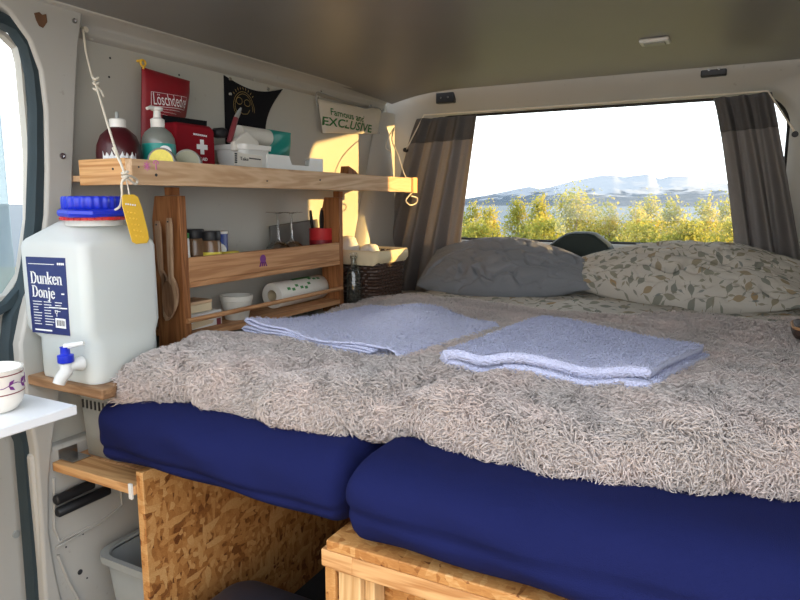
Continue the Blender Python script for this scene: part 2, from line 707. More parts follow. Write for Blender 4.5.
SERIF = {
    'D': (.62, [[(.1, .7), (.1, 0)], [(0, .7), (.26, .7), (.43, .62), (.52, .36), (.43, .09), (.26, 0), (0, 0)]]),
    'u': (.5, [[(.07, .46), (.07, .13), (.13, .02), (.22, .01), (.34, .1)], [(.37, .46), (.37, 0)], [(0, .46), (.07, .46)], [(.29, .46), (.37, .46)], [(.37, 0), (.46, 0)]]),
    'n': (.5, [[(.08, .46), (.08, 0)], [(.08, .36), (.17, .45), (.27, .46), (.36, .38), (.36, 0)], [(0, .46), (.08, .46)], [(0, 0), (.16, 0)], [(.28, 0), (.45, 0)]]),
    'k': (.48, [[(.08, .72), (.08, 0)], [(.38, .46), (.1, .2)], [(.17, .27), (.39, 0)], [(0, .72), (.08, .72)], [(0, 0), (.16, 0)], [(.3, 0), (.46, 0)], [(.28, .46), (.44, .46)]]),
    'e': (.44, [[(.05, .26), (.36, .26), (.34, .38), (.22, .46), (.1, .41), (.05, .24), (.1, .07), (.22, 0), (.37, .09)]]),
    'o': (.48, [[(.22, .46), (.1, .41), (.05, .23), (.1, .05), (.22, 0), (.34, .05), (.39, .23), (.34, .41), (.22, .46)]]),
    'j': (.26, [[(.12, .46), (.12, -.1), (.06, -.2), (-.05, -.17)], [(.05, .46), (.12, .46)], [(.12, .66), (.12, .58)]]),
}


def serif_writing(s, origin, ex, ey, width):
    ex, ey = V(ex).normalized(), V(ey)
    ey = (ey - ex * ey.dot(ex)).normalized()
    ez = ex.cross(ey)
    k = width / sum(SERIF[c][0] for c in s)
    mb = MB()
    x = 0
    for ch in s:
        adv, strokes = SERIF[ch]
        for st in strokes:
            for (ax, ay), (bx, by) in zip(st, st[1:]):
                dx, dy = bx - ax, by - ay
                L = sqrt(dx * dx + dy * dy)
                w = .022 + .036 * abs(dy) / L
                nx, ny = -dy / L * w, dx / L * w
                ox, oy = dx / L * .012, dy / L * .012
                q = [(ax + nx - ox, ay + ny - oy), (ax - nx - ox, ay - ny - oy), (bx - nx + ox, by - ny + oy), (bx + nx + ox, by + ny + oy)]
                mb.prism([V(origin) + ex * ((x + a) * k) + ey * (b * k) for a, b in q], ez * .0006)
        x += adv
    return mb


def smooth_noise(x, y, seed=0, f=1.0, n=5):
    """cheap smooth pseudo noise for arrays"""
    r = np.random.default_rng(seed)
    out = np.zeros_like(np.asarray(x, float) + np.asarray(y, float))
    for i in range(n):
        a = r.uniform(0, 2 * pi)
        k = f * (1.6 ** i)
        out += np.sin((np.cos(a) * x + np.sin(a) * y) * k + r.uniform(0, 6.28) + 1.3 * np.sin((np.sin(a) * x - np.cos(a) * y) * k * .7 + i)) / (1.5 ** i)
    return out / 2.2


# ================================================================== THE VAN
XW = -1.25
o = MB().box(-1.34, .36, -.7, 2.36, -.03, 0).build('floor', 'floor')
struct(o, 'dark load floor of the van under the bed')
# ceiling: one sheet, drooping at its left side and its rear edge
xs = np.linspace(-1.215, .30, 40)
ys = np.linspace(.45, 2.22, 40)
P = np.array([[(x, y, 1.412 - .035 * max(0, (-.95 - x) / .265) ** 2 - .03 * max(0, (x - .1) / .2) ** 2 - .012 * max(0, (y - 1.7) / .5) ** 2) for y in ys] for x in xs])
mb = MB().grid(P, uv=False).grid(P + np.array([0, 0, .015]), uv=False)
o = mb.build('ceiling', 'ceiling')
struct(o, 'grey lined van ceiling')
# cove rail between wall and ceiling
prof = [(-1.25, 1.335), (-1.238, 1.345), (-1.238, 1.362), (-1.225, 1.374), (-1.20, 1.378), (-1.195, 1.395), (-1.26, 1.42), (-1.27, 1.335)]
o = MB().prism([V((a, .55, b)) for a, b in prof], (0, 1.66, 0)).build('trim_1', 'white_paint', bevel=.003)
struct(o, 'white painted roof rail above the left wall panel')
# left wall panel
o = MB().box(XW - .02, XW, .80, 2.34, 0, 1.38).build('wall_left', 'panel')
struct(o, 'pale painted left wall panel behind the shelves')
# round plugs and drill holes on the wall
for (px, py, r) in ((185, 60, .008), (90, 36, .009), (253, 79, .006), (318, 97, .006)):
    c = at(px, py, 'x', XW)
    o = MB().lathe([(r, 0), (r, .004), (r * .6, .006)], c, (1, 0, 0), 16).build('wall_plug', 'panel')
    props(o, {185: 'round pale wall plug above the red bag', 90: 'round pale wall plug beside the rope hook', 253: 'round pale wall plug above the black bag', 318: 'round pale wall plug above the white hanging bag'}[px], 'plug')
hm = MB()
for px, py in ((110, 58), (109, 77), (179, 75), (366, 115), (377, 108)):
    hm.lathe([(.0025, 0), (.0025, .0006)], at(px, py, 'x', XW), (1, 0, 0), 10)
hm.build('drill_hole', 'dark_ink', parent=bpy.data.objects['wall_left'])

# front pillar beside the side window
XP = -1.215
edge = ats([(84, 12), (80, 40), (77, 90), (75, 150), (72, 230), (67, 330), (60, 400)], 'x', XP)
left = ats([(29, 410), (22, 370), (20, 345), (27, 310), (40, 262), (46, 215), (47, 170), (46, 110), (41, 70), (30, 40), (10, 12), (0, 4)], 'x', XP)
top = [V((XP, .62, 1.40)), V((XP, .88, 1.40))]
poly = edge + ats([(54, 440), (50, 480), (50, 530), (56, 570), (64, 605), (46, 605), (41, 520), (36, 450)], 'x', XP) + left + top
o = MB().prism(poly, (-.045, 0, 0)).build('trim_2', 'white_paint', bevel=.006, seg=3)
struct(o, 'white painted body pillar beside the side window')
pil = o
pm = MB()
for px, py, r in ((62, 156, .006), (74, 21, .005)):
    pm.lathe([(r, 0), (r, .003), (r * .7, .003), (r * .7, .0005)], at(px, py, 'x', XP), (1, 0, 0), 14)
pm.build('screw_plug', 'steel', parent=pil)
rp = ats([(34, 13), (39, 12), (42, 15), (46, 14), (47, 22), (43, 28), (39, 26), (36, 20)], 'x', XP + .0006)
MB().prism(rp, (.001, 0, 0)).build('rust_patch', 'rust', parent=pil)

# lower body: skin with a pressed recess, below the seat ledge
lp = ats([(36, 420), (112, 420), (112, 600), (44, 600)], 'x', -1.222)
o = MB().box(-1.262, -1.222, .735, 1.15, 0.0, .5).build('trim_3', 'white_paint', bevel=.008)
struct(o, 'white painted lower body side below the wooden ledge')
low = o
rm = MB()
rec = ats([(54, 478), (54, 528), (60, 541), (104, 520), (122, 505), (120, 478)], 'x', -1.221)
rm.tube(rec, .003, 8, closed=False)
rm.tube(ats([(56, 548), (84, 532), (106, 520)], 'x', -1.217), .0025, 6)
rm.tube(ats([(58, 555), (68, 580), (80, 602)], 'x', -1.219), .003, 6)
rm.build('pressed_bead', 'white_paint', parent=low)
hm = MB()
for px, py, r in ((80, 572, .006), (73, 538, .002), (83, 534, .002), (87, 578, .002), (66, 547, .002)):
    hm.lathe([(r, 0), (r, .0008)], at(px, py, 'x', -1.221), (1, 0, 0), 10)
hm.build('drill_hole', 'dark_ink', parent=low)
for k, (a, b) in enumerate((((55, 501), (92, 484)), ((57, 513), (108, 490)))):
    p0, p1 = at(*a, 'x', -1.205), at(*b, 'x', -1.205)
    o = MB().tube([p0, p0.lerp(p1, .03), p0.lerp(p1, .5), p1], [.008, .011, .011, .011], 12).build('rubber_pipe', 'black')
    props(o, ('upper' if k == 0 else 'lower') + ' black rubber pipe on the body side under the wooden ledge', 'pipe', None)

# sliding door with its window, seal and glass
o = MB().box(-1.31, -1.285, .0, .78, 0.02, .80).build('door_1', 'white_paint', bevel=.01)
struct(o, 'white sliding door lower panel on the left')
door = o
MB().box(-1.31, -1.285, -.0, .78, 1.33, 1.40).build('top_rail', 'white_paint', parent=door, bevel=.01)
MB().lathe([(.008, 0), (.008, .003)], at(16, 534, 'x', -1.285), (1, 0, 0), 16).build('plug', 'grey_plastic', parent=door)
sealpts = ats([(-40, 6), (0, 19), (15, 27), (28, 46), (35, 75), (38, 110), (38, 160), (36, 220), (31, 265)], 'x', -1.235)
low_pts = ats([(24, 298), (13, 318), (10, 345), (10, 380), (15, 420), (24, 440), (29, 500), (33, 550), (37, 605)], 'x', -1.25)


def strip(pts, w, d, wx=0.0):
    """flat strip in the y-z plane following pts, width w, depth d along +x"""
    L, R = [], []
    for i, p in enumerate(pts):
        a, b = pts[max(0, i - 1)], pts[min(len(pts) - 1, i + 1)]
        t_ = (b - a).normalized()
        n_ = V((0, -t_.z, t_.y)).normalized()
        L.append(p + n_ * w)
        R.append(p - n_ * w)
    mb = MB()
    rings = []
    for l_, r_ in zip(L, R):
        mid = (l_ + r_) / 2
        rings.append([l_, l_.lerp(mid, .3) + V((d, 0, 0)), r_.lerp(mid, .3) + V((d, 0, 0)), r_, r_ - V((d, 0, 0)), l_ - V((d, 0, 0))])
    return mb.loft(rings)


o = strip(sealpts + low_pts, .014, .012).build('trim_4', 'rubber')
struct(o, 'dark rubber seal running round the sliding door')
o = MB().box(-1.292, -1.287, .02, .775, .80, 1.34).build('window_1', 'pane_door')
struct(o, 'bright side window of the sliding door')
fr = ats([(-20, 25), (2, 34), (16, 48), (24, 80), (28, 140), (28, 220), (20, 275), (6, 296), (-20, 305)], 'x', -1.27)
strip(fr, .006, .008).build('window_frame', 'white_paint', parent=o)
gasket = ats([(29, 270), (20, 290), (6, 306), (-15, 318)], 'x', -1.255)
strip(gasket, .010, .008).build('gasket', 'rubber', parent=o)

# rear wall: header, jambs and sill round the big tail window
RX0, RX1, RZ0, RZ1 = -1.13, .10, .852, 1.325
rcx, rcz, rhx, rhz = (RX0 + RX1) / 2, (RZ0 + RZ1) / 2, (RX1 - RX0) / 2, (RZ1 - RZ0) / 2
inner = rrect(rcx, rcz, rhx, rhz, .10, 8)
mid_ = rrect(rcx, rcz, rhx + .03, rhz + .02, .12, 8)
outer = rrect((-1.27 + .32) / 2, .93, .795, .48, .05, 8)
rings = [[V((a, 2.40, b)) for a, b in inner], [V((a, 2.315, b)) for a, b in inner], [V((a, 2.295, b)) for a, b in mid_], [V((a, 2.235, b)) for a, b in outer], [V((a, 2.42, b)) for a, b in outer]]
o = MB().loft(rings, cap=False).build('wall_rear', 'white_paint', angle=60)
struct(o, 'pale painted tailgate surround of the rear window')
o = MB().box(-1.27, .32, 2.30, 2.42, .0, .46).build('trim_5', 'white_paint')
struct(o, 'lower tailgate panel hidden behind the bed')
o = MB().prism([V((a, 2.362, b)) for a, b in rrect(rcx, rcz, rhx, rhz, .10, 8)], (0, .004, 0)).build('window_2', 'pane')
struct(o, 'wide rear window looking onto trees and snowy mountains')
w2 = o
gk = [V((a, 2.352, b)) for a, b in rrect(rcx, rcz, rhx - .002, rhz - .002, .10, 8)]
MB().tube(gk, .007, 8, closed=True).build('gasket', 'black', parent=w2)
cl = MB()
for px in (643, 700):
    q = at(px, 246, 'y', 2.34)
    cl.box(q.x - .022, q.x + .022, 2.325, 2.35, RZ0 - .002, RZ0 + .006)
cl.build('window_clip', 'black', parent=w2)
# right wall behind the right curtain and rear quarter
o = MB().box(.31, .33, .62, 2.34, 0, 1.41).build('wall_right', 'panel')
struct(o, 'pale right wall panel at the picture edge')
o = MB().box(-1.31, .33, -.72, -.69, 0, .85).build('light_block_front', 'panel')  # added out of view to keep low daylight from under the bed
struct(o, 'unseen low bulkhead added at the front to block low light')
# corner pillar behind the left curtain
rings = [[V((-1.25, y_, z_)), V((-1.228, y_ + .012, z_)), V((-1.213, y_ + .05, z_)), V((-1.21, 2.232, z_)), V((-1.25, 2.232, z_))] for y_, z_ in ((1.90, .60), (1.92, .66), (2.14, 1.26), (2.16, 1.33))]
o = MB().loft(rings).build('trim_6', 'white_paint', angle=50)
struct(o, 'white painted rear corner pillar between wall and tailgate')
# side ledge over the wheel arch that carries basket and bottle
o = MB().box(-1.25, -1.06, 1.70, 2.24, .0, .655).build('trim_7', 'white_paint', bevel=.006)
struct(o, 'white painted wheel arch ledge under the basket')

# ceiling lamp and header clips
c = at(655, 40, 'z', 1.41)
T = thing('ceiling_light', 'small rectangular white interior light on the grey ceiling', 'light', c)
MB().box(c.x - .036, c.x + .036, c.y - .026, c.y + .026, c.z - .009, c.z + .001).build('housing', 'white_plastic', T, bevel=.004)
MB().box(c.x - .026, c.x + .026, c.y - .017, c.y + .017, c.z - .0115, c.z - .008).build('lens', 'grey_plastic', T, bevel=.002)
for px, py, s_ in ((446, 98, 'above the left curtain'), (714, 70, 'above the right curtain')):
    c = at(px, py, 'y', 2.262)
    T = thing('latch_plate', 'small black latch plate on the header ' + s_, 'latch', c)
    MB().box(c.x - .036, c.x + .036, c.y - .014, c.y + .012, c.z - .02, c.z + .02).build('plate', 'black', T, bevel=.004)
    for dx in (-.014, .014):
        MB().lathe([(.004, 0), (.004, .002)], (c.x + dx, c.y - .014, c.z), (0, -1, 0), 10).build('screw', 'steel', T)

# ================================================================== OUTSIDE
# terrain strip falling away to the fjord
xs = np.linspace(-70, 60, 60)
ys = np.concatenate([np.linspace(-12, 2.6, 6), np.linspace(3.2, 70, 40)])
P = np.zeros((len(xs), len(ys), 3))
for j, y in enumerate(ys):
    z = -.62 if y < 3.2 else -.62 - 2.6 * min(1, (y - 3.2) / 12) - 5.4 * max(0, min(1, (y - 16) / 50))
    for i, x in enumerate(xs):
        P[i, j] = (x, y, z + (.12 * sin(x * .7 + y * .4) if y > 4 else 0))
m = bpy.data.materials.new('verge')
t = NT(m)
v = t.coord()
geo_ = t.n('ShaderNodeNewGeometry')
sy_ = t.n('ShaderNodeSeparateXYZ')
t.l(geo_.outputs['Position'], sy_.inputs[0])
f = t.ramp(t.math('MULTIPLY_ADD', t.noise(v, .8, 4), 2.0, t.math('SUBTRACT', sy_.outputs[1], 3.5)), [(.3, (0, 0, 0, 1)), (.8, (1, 1, 1, 1))])
gravel = t.mix(t.noise(v, 30, 4), lin((112, 110, 105)), lin((140, 137, 131)))
grass = t.mix(t.noise(v, 2, 4), lin((88, 92, 66)), lin((122, 122, 88)))
t.end(t.pbr(t.mix(f, gravel, grass), .95, None, .1))
MT['meadow'] = m
o = MB().grid(P, uv=False).build('ground', 'meadow', angle=180)
struct(o, 'gravel and green meadow falling away behind the van')
MT['fjord'] = plain('fjord_water', (74, 88, 98), .6, .06, .02, 0, .6, .1)
o = MB().add([(-9000, 50, -7.6), (6000, 50, -7.6), (6000, 1250, -7.6), (-9000, 1250, -7.6)], [(0, 1, 2, 3)]).build('water', 'fjord')
struct(o, 'pale blue fjord water beyond the trees')

# mountains: ridge silhouettes at true distance
m = bpy.data.materials.new('hazy_snow_mountain')
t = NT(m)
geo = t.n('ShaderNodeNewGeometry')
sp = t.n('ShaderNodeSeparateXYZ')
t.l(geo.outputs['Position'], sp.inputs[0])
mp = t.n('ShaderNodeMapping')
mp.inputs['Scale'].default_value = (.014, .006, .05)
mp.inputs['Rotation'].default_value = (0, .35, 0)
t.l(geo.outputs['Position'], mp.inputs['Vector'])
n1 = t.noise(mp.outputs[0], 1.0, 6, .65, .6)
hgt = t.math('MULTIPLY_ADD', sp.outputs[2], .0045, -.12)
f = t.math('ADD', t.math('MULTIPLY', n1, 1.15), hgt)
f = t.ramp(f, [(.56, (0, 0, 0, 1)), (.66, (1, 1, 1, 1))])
hazy_rock = t.mix(t.noise(mp.outputs[0], 2.0, 4), lin((58, 70, 82)), lin((74, 86, 97)))
t.end(t.pbr(t.mix(f, hazy_rock, lin((126, 132, 139))), .9, None, .05))  # snow and rock dimmed and blued, distance haze put into their colours
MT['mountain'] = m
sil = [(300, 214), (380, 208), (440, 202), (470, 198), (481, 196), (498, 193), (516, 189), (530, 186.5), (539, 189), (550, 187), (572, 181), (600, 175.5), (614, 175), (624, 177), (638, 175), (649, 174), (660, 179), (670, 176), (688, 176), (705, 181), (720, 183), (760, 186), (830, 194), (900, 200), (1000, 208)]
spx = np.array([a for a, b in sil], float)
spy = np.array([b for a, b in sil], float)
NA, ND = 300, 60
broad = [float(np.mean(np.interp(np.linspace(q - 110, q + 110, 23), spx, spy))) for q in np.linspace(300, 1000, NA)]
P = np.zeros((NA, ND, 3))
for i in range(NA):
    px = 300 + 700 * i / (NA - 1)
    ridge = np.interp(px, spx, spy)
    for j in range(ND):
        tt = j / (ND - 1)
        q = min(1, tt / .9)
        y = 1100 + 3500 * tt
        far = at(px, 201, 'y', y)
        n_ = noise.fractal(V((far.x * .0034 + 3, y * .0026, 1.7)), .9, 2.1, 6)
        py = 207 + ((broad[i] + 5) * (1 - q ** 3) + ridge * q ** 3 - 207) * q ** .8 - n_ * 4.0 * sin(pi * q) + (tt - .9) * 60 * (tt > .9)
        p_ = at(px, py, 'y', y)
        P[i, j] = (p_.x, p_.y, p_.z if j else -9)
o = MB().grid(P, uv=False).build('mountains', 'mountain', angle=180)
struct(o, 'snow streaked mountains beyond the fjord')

# birches
m = bpy.data.materials.new('birch_leaf')
t = NT(m)
f = t.noise(t.coord(), 2.2, 3)
c = t.ramp(f, [(.3, lin((112, 124, 58))), (.5, lin((150, 150, 72))), (.72, lin((180, 164, 84)))])
d = t.n('ShaderNodeBsdfDiffuse')
tr = t.n('ShaderNodeBsdfTranslucent')
t.l(c, d.inputs[0])
t.l(c, tr.inputs[0])
mx = t.n('ShaderNodeMixShader')
mx.inputs[0].default_value = .5
t.l(d.outputs[0], mx.inputs[1])
t.l(tr.outputs[0], mx.inputs[2])
t.end(mx.outputs[0])
MT['leaf'] = m
MT['bark'] = plain('birch_bark', (150, 140, 124), .9, .3, 20)


def leaves(cx, cy, z0, z1, rad, n, size, seed):
    r = np.random.default_rng(seed)
    # foliage gathers on sprays round a tapering crown
    ns = max(60, n // 90)
    h = r.beta(1.0, 1.15, ns)
    prof_ = np.sin(np.clip(h * .9 + .1, 0, 1) * pi) ** .6
    ang = r.uniform(0, 2 * pi, ns)
    rr = rad * .85 * prof_ * np.sqrt(r.uniform(.02, 1, ns))
    ctr = np.stack([cx + rr * np.cos(ang), cy + rr * np.sin(ang), z0 + (z1 - z0) * h], 1)
    k = r.integers(0, ns, n)
    p = ctr[k] + r.normal(0, 1, (n, 3)) * np.array([rad * .17, rad * .17, (z1 - z0) * .04])
    a = r.normal(0, 1, (n, 3))
    a /= np.linalg.norm(a, axis=1)[:, None]
    b = np.cross(a, r.normal(0, 1, (n, 3)))
    b /= np.linalg.norm(b, axis=1)[:, None]
    s = size * r.uniform(.6, 1.3, n)[:, None]
    vs = np.stack([p - a * s, p + b * s * .6, p + a * s, p - b * s * .6], 1).reshape(-1, 3)
    return vs, [(4 * i, 4 * i + 1, 4 * i + 2, 4 * i + 3) for i in range(n)]


def gz(y):
    return -.62 - 2.6 * min(1, (y - 3.2) / 12) - 5.4 * max(0, min(1, (y - 16) / 50))


def tree(px, py, y, wpx, label, seed, name='birch_tree', group=None):
    tp = at(px, py, 'y', y)
    dist = (tp - CAM).dot(FW)
    rad = wpx * .64 * dist / F_PX
    base = V((tp.x, y, gz(y) - .1))
    T = thing(name, label, 'tree', base, group)
    mb = MB()
    mb.tube([base, base.lerp(tp, .5) + V((.05, 0, 0)), tp - V((0, 0, .15))], [.06, .04, .012], 7)
    r = random.Random(seed)
    for k in range(7):
        q = base.lerp(tp, .35 + .08 * k)
        a = r.uniform(0, 6.28)
        mb.tube([q, q + V((cos(a) * rad * .6, sin(a) * rad * .6, .25))], [.018, .005], 5)
    mb.build('trunk', 'bark', T)
    vs, fs = leaves(tp.x, y, base.z + .9, tp.z, rad, int(15000 * max(.5, rad)), .034, seed)
    MB().add(vs, fs).build('crown', 'leaf', T, angle=180)


TREES = [
    (473, 208, 16.5, 30, 'slim yellow green birch beside the left curtain'),
    (490, 204, 17.5, 26, 'slim birch second from the left curtain'),
    (518, 206, 16.0, 34, 'loose birch standing left of the tall slim birch'),
    (540, 197, 17.0, 30, 'tall slim birch left of the dark window hump'),
    (577, 192, 16.0, 66, 'widest and tallest birch above the dark window hump'),
    (610, 208, 15.5, 34, 'short birch just right of the widest birch'),
    (636, 203, 16.5, 40, 'birch with round crown under the mountain peak'),
    (652, 203, 17.5, 36, 'birch close behind the round crowned birch'),
    (674, 207, 16.0, 40, 'yellow birch left of the gap with water'),
    (706, 206, 15.5, 40, 'yellow birch right of the gap with water'),
    (730, 203, 16.5, 34, 'birch partly hidden by the right curtain'),
]
for k, a in enumerate(TREES):
    tree(*a, seed=100 + k)
for k, (px, py, y, w, lb) in enumerate(((480, 226, 13.5, 60, 'low bush under the slim birches at the left'), (545, 224, 13.0, 70, 'low bush left of the dark window hump'),
                                        (640, 226, 13.0, 74, 'low bush under the round crowned birch'), (690, 224, 13.5, 60, 'low bush below the water gap'), (735, 224, 13.0, 60, 'low bush beside the right curtain'))):
    tree(px, py, y, w, lb, 300 + k, 'leafy_bush')

# ================================================================== BED
BX1 = .295


def cushion(x0, x1, name, label, seed, yf=.752, z0=.50, z1=.632):
    n, m_ = 90, 44
    xs_ = np.linspace(x0, x1, n)
    prof = []
    zc, hz = (z0 + z1) / 2, (z1 - z0) / 2
    for k in range(m_):            # front profile from bottom back to top back
        a = -pi / 2 + pi * k / (m_ - 1)
        prof.append((np.sign(cos(a)) * abs(cos(a)) ** .75, np.sign(sin(a)) * abs(sin(a)) ** .75))
    rows = []
    full = [(2.20, -1)] + [(None, k) for k in range(m_)] + [(2.20, 1)]
    P = []
    for i, x in enumerate(xs_):
        # rounded ends
        ex = min((x - x0), (x1 - x)) / .034
        e = sqrt(max(0, 1 - (1 - min(1, ex)) ** 2.2)) if ex < 1 else 1
        row = []
        fr_ = yf + .095
        row.append((x, 2.22, zc - hz * e))
        for c_, s_ in prof:
            y = fr_ - .095 * c_ * (.6 + .4 * e)
            z = zc + hz * s_ * e
            y += .007 * c_ * math.exp(-((z - .548 - .012 * sin(x * 2.3 + seed)) / .007) ** 2)
            y += .006 * sin(x * 9 + seed + z * 30) * c_ + .003 * sin(x * 31 + z * 60 + seed)
            row.append((x, y, z))
        row.append((x, 2.22, zc + hz * e))
        P.append(row)
    o = MB().grid(np.array(P), uv=False, wrap=True).build(name, 'navy', angle=180)
    return props(o, label, 'mattress')


cushion(-1.068, -.497, 'mattress_cushion', 'navy blue sheeted mattress cushion over the open compartment at left', 0.3)
cushion(-.490, BX1, 'mattress_cushion', 'navy blue sheeted mattress cushion resting on the strand board box', 2.1, .722)

# storage under the bed
o = MB().box(-.977, -.959, .78, 2.15, .0, .499).build('partition_board', 'osb', bevel=.0015)
props(o, 'upright strand board partition below the left end of the bed', 'board')
T = thing('bed_box', 'strand board storage box with pine frame under the right cushion', 'box', (-.1, .745, 0))
MB().box(-.520, .29, .742, 2.15, .483, .4995).build('top_board', 'osb', T, bevel=.002)
MB().box(-.508, .29, .744, .765, .452, .4825).build('top_batten', 'pine_x', T, bevel=.002)
MB().box(-.530, -.512, .752, 2.15, 0, .4825).build('side_panel', 'osb', T, bevel=.0015)
MB().box(-.509, -.470, .757, .80, 0, .4515).build('corner_post', 'pine_z', T, bevel=.002)
MB().box(-.469, -.452, .768, .80, 0, .4515).build('batten', 'pine_z', T, bevel=.002)
MB().box(-.511, .29, .803, .82, 0, .4825).build('front_panel', 'osb', T)
MB().box(-.530, -.475, .7425, .756, .455, .4825).build('corner_block', 'pine_x', T, bevel=.002)
# wooden ledge that spans from the body side to the partition
T = thing('bed_ledge', 'short pine ledge with metal brackets between body side and partition', 'ledge', (-1.14, .78, .45))
MB().box(-1.2205, -.979, .775, .833, .452, .471).build('front_board', 'pine_x', T, bevel=.002)
MB().box(-1.2205, -.979, .834, 1.03, .452, .471).build('rear_board', 'oak_y', T, bevel=.002)
bk = MB().box(-1.221, -1.2185, .79, .832, .4715, .492)
bk.box(-1.2184, -1.175, .79, .832, .4715, .4735)
bk.build('bracket', 'steel', T)
MB().box(-.988, -.9795, .7705, .7745, .446, .476).build('bracket', 'white_plastic', T)
# plastic tub, dark tub, laundry crate
def tub(name, label, cx, cy, hx, hy, z0, z1, mat, rimw=.012, taper=.85):
    T = thing(name, label, 'tub', (cx, cy, z0))
    rings = []
    for z, k in ((z0, taper), (z1 - .01, 1.0)):
        rings.append([V((a, b, z)) for a, b in rrect(cx, cy, hx * k, hy * k, .035, 5)])
    mb = MB().loft([rings[0], rings[1]], cap=False)
    mb.add(rings[0], [tuple(range(len(rings[0])))])
    mb.build('body', mat, T, solid=.003)
    rim = []
    for k, z in ((1.0, z1 - .016), (1 + rimw / hx, z1 - .016), (1 + rimw / hx, z1), (1.0, z1), (.97, z1 - .004)):
        rim.append([V((a, b, z)) for a, b in rrect(cx, cy, hx * k, hy + hx * (k - 1), .04, 5)])
    MB().loft(rim, cap=False).build('rim', mat, T)
    return T


tub('plastic_tub', 'pale grey plastic tub behind the partition near the floor', -1.088, .985, .092, .145, .001, .25, 'grey_plastic', .012)
T = tub('storage_tub', 'dark blue lidded storage tub in the open compartment', -.715, .80, .182, .17, .001, .185, 'dark_tub')
rings = [[V((a, b, z)) for a, b in rrect(-.715, .80, .190 * k, .178 * k, .05, 6)] for z, k in ((.186, 1), (.2, 1), (.208, .93), (.21, .6))]
MB().loft(rings).build('lid', 'dark_tub', T)
# slotted crate under the canister board
T = thing('laundry_crate', 'grey slotted plastic crate below the water canister board', 'crate', (-1.14, .93, .4745))
rings = [[V((a, b, z)) for a, b in rrect(-1.142, .932, .066 * k, .095, .012, 4)] for z, k in ((.4745, .82), (.61, 1.0))]
mb = MB().loft(rings, cap=False)
mb.add(rings[0], [tuple(range(len(rings[0])))])
mb.build('body', 'grey_plastic', T, solid=.003)
rings = [[V((a, b, z)) for a, b in rrect(-1.142, .932, .066 + k, .095 + k, .014, 4)] for z, k in ((.60, 0), (.60, .007), (.618, .007), (.618, 0))]
MB().loft(rings, cap=False).build('rim', 'grey_plastic', T)
sl = MB()
for k in range(9):
    x = -1.192 + .0125 * k
    sl.box(x - .002, x + .002, .8335, .838, .575, .593)
sl.build('slot', 'dark_ink', T)

# duvet beneath the fleece
def bed_top(x, y):
    h = .676 + .012 * smooth_noise(x, y, 3, 7.0, 4)
    return h


xs = np.linspace(-1.0, BX1 - .01, 90)
ys = np.linspace(.93, 2.19, 80)
X, Y = np.meshgrid(xs, ys, indexing='ij')
Z = .668 + .006 * smooth_noise(X, Y, 3, 8.0, 5) + (.030 + .014 * smooth_noise(X * 1.0, Y * 2, 8, 9.0, 4)) * np.clip((Y - 1.70) / .12, 0, 1)
edge_ = np.clip(np.minimum.reduce([(X + 1.0) / .06, (BX1 - .01 - X) / .06, (Y - .93) / .06, (2.19 - Y) / .05]), 0, 1)
Z = .640 + (Z - .640) * np.sqrt(1 - (1 - edge_) ** 2)
top_ = np.stack([X, Y, Z], -1)
bot_ = np.stack([X, Y, np.full_like(Z, .636)], -1)
o = MB().grid(top_).grid(bot_).build('duvet', 'floral', angle=180, uvs=(1.36, 1.26))
props(o, 'leaf patterned duvet showing behind the fleece blanket in front of the pillows', 'duvet')

# fleece blanket: hem points read along the front
hem_x = np.array([-1.10, -1.03, -.982, -.874, -.70, -.599, -.54, -.47, -.38, -.286, -.148, -.027, .085, .30])
hem_y = np.array([.790, .792, .806, .836, .826, .812, .835, .872, .862, .838, .846, .872, .905, .93])
back_x = np.array([-1.10, -1.05, -1.0, -.92, -.80, -.66, -.45, -.264, -.1, .15, .30])
back_y = np.array([1.70, 1.74, 1.80, 1.84, 1.78, 1.74, 1.76, 1.79, 1.83, 1.88, 1.9])
NU, NV = 220, 230


def blanket_h(x, y):
    h = .698 + .006 * sin(x * 5.1 + y * 7.3) + .004 * sin(x * 13 - y * 5)
    h -= .022 * min(1, max(0, (-.86 - x) / .16)) * min(1, max(0, (y - 1.02) / .15))
    for fx, fs, amp, w in ((-.50, .55, -.026, .035), (-.42, .5, .014, .05), (-.72, .45, -.014, .04), (-.14, -.35, -.020, .04), (.0, -.5, .014, .05), (-.95, .2, -.010, .04), (.10, -.9, -.014, .03)):
        d_ = x - (fx + fs * (y - .85))
        h += amp * math.exp(-(d_ / w) ** 2) * max(0, 1 - (y - .83) / .34)
    if y > 1.42:                                       # low waves across the rear half
        h += .008 * sin(y * 44 + 4 * sin(x * 3.1)) * min(1, (y - 1.42) / .2)
    return h


U_ = np.linspace(0, 1, NU)
P = np.zeros((NU, NV, 3))
for i, u in enumerate(U_):
    for j in range(NV):
        t_ = j / (NV - 1)
        for it in range(2):                            # left border shifts outward behind the canister
            yy = .85 if it == 0 else y
            xl = -1.030 - .056 * min(1, max(0, (yy - .93) / .11))
            x = xl + (BX1 - xl) * u
            hy = np.interp(x, hem_x, hem_y) + .006 * sin(x * 40) + .004 * sin(x * 71 + 1)
            by = np.interp(x, back_x, back_y)
            if t_ < .22:                               # rolled front edge
                a = -pi / 2 * .8 + (pi / 2 + pi / 2 * .8) * (t_ / .22)
                y = hy + .062 - .068 * cos(a)
                s_ = (sin(a) + sin(pi / 2 * .8)) / (1 + sin(pi / 2 * .8))
            else:
                y = hy + .062 + (by - hy - .062) * (t_ - .22) / .78
                s_ = 1
        le = sqrt(max(0, 1 - (1 - min(1, (x - xl) / .06)) ** 2))
        base = .624
        h = blanket_h(x, y)
        if t_ > .93:
            h -= .012 * ((t_ - .93) / .07) ** 2
        P[i, j] = (x, y, base + (h - base) * s_ * (.15 + .85 * le))
BLK = P
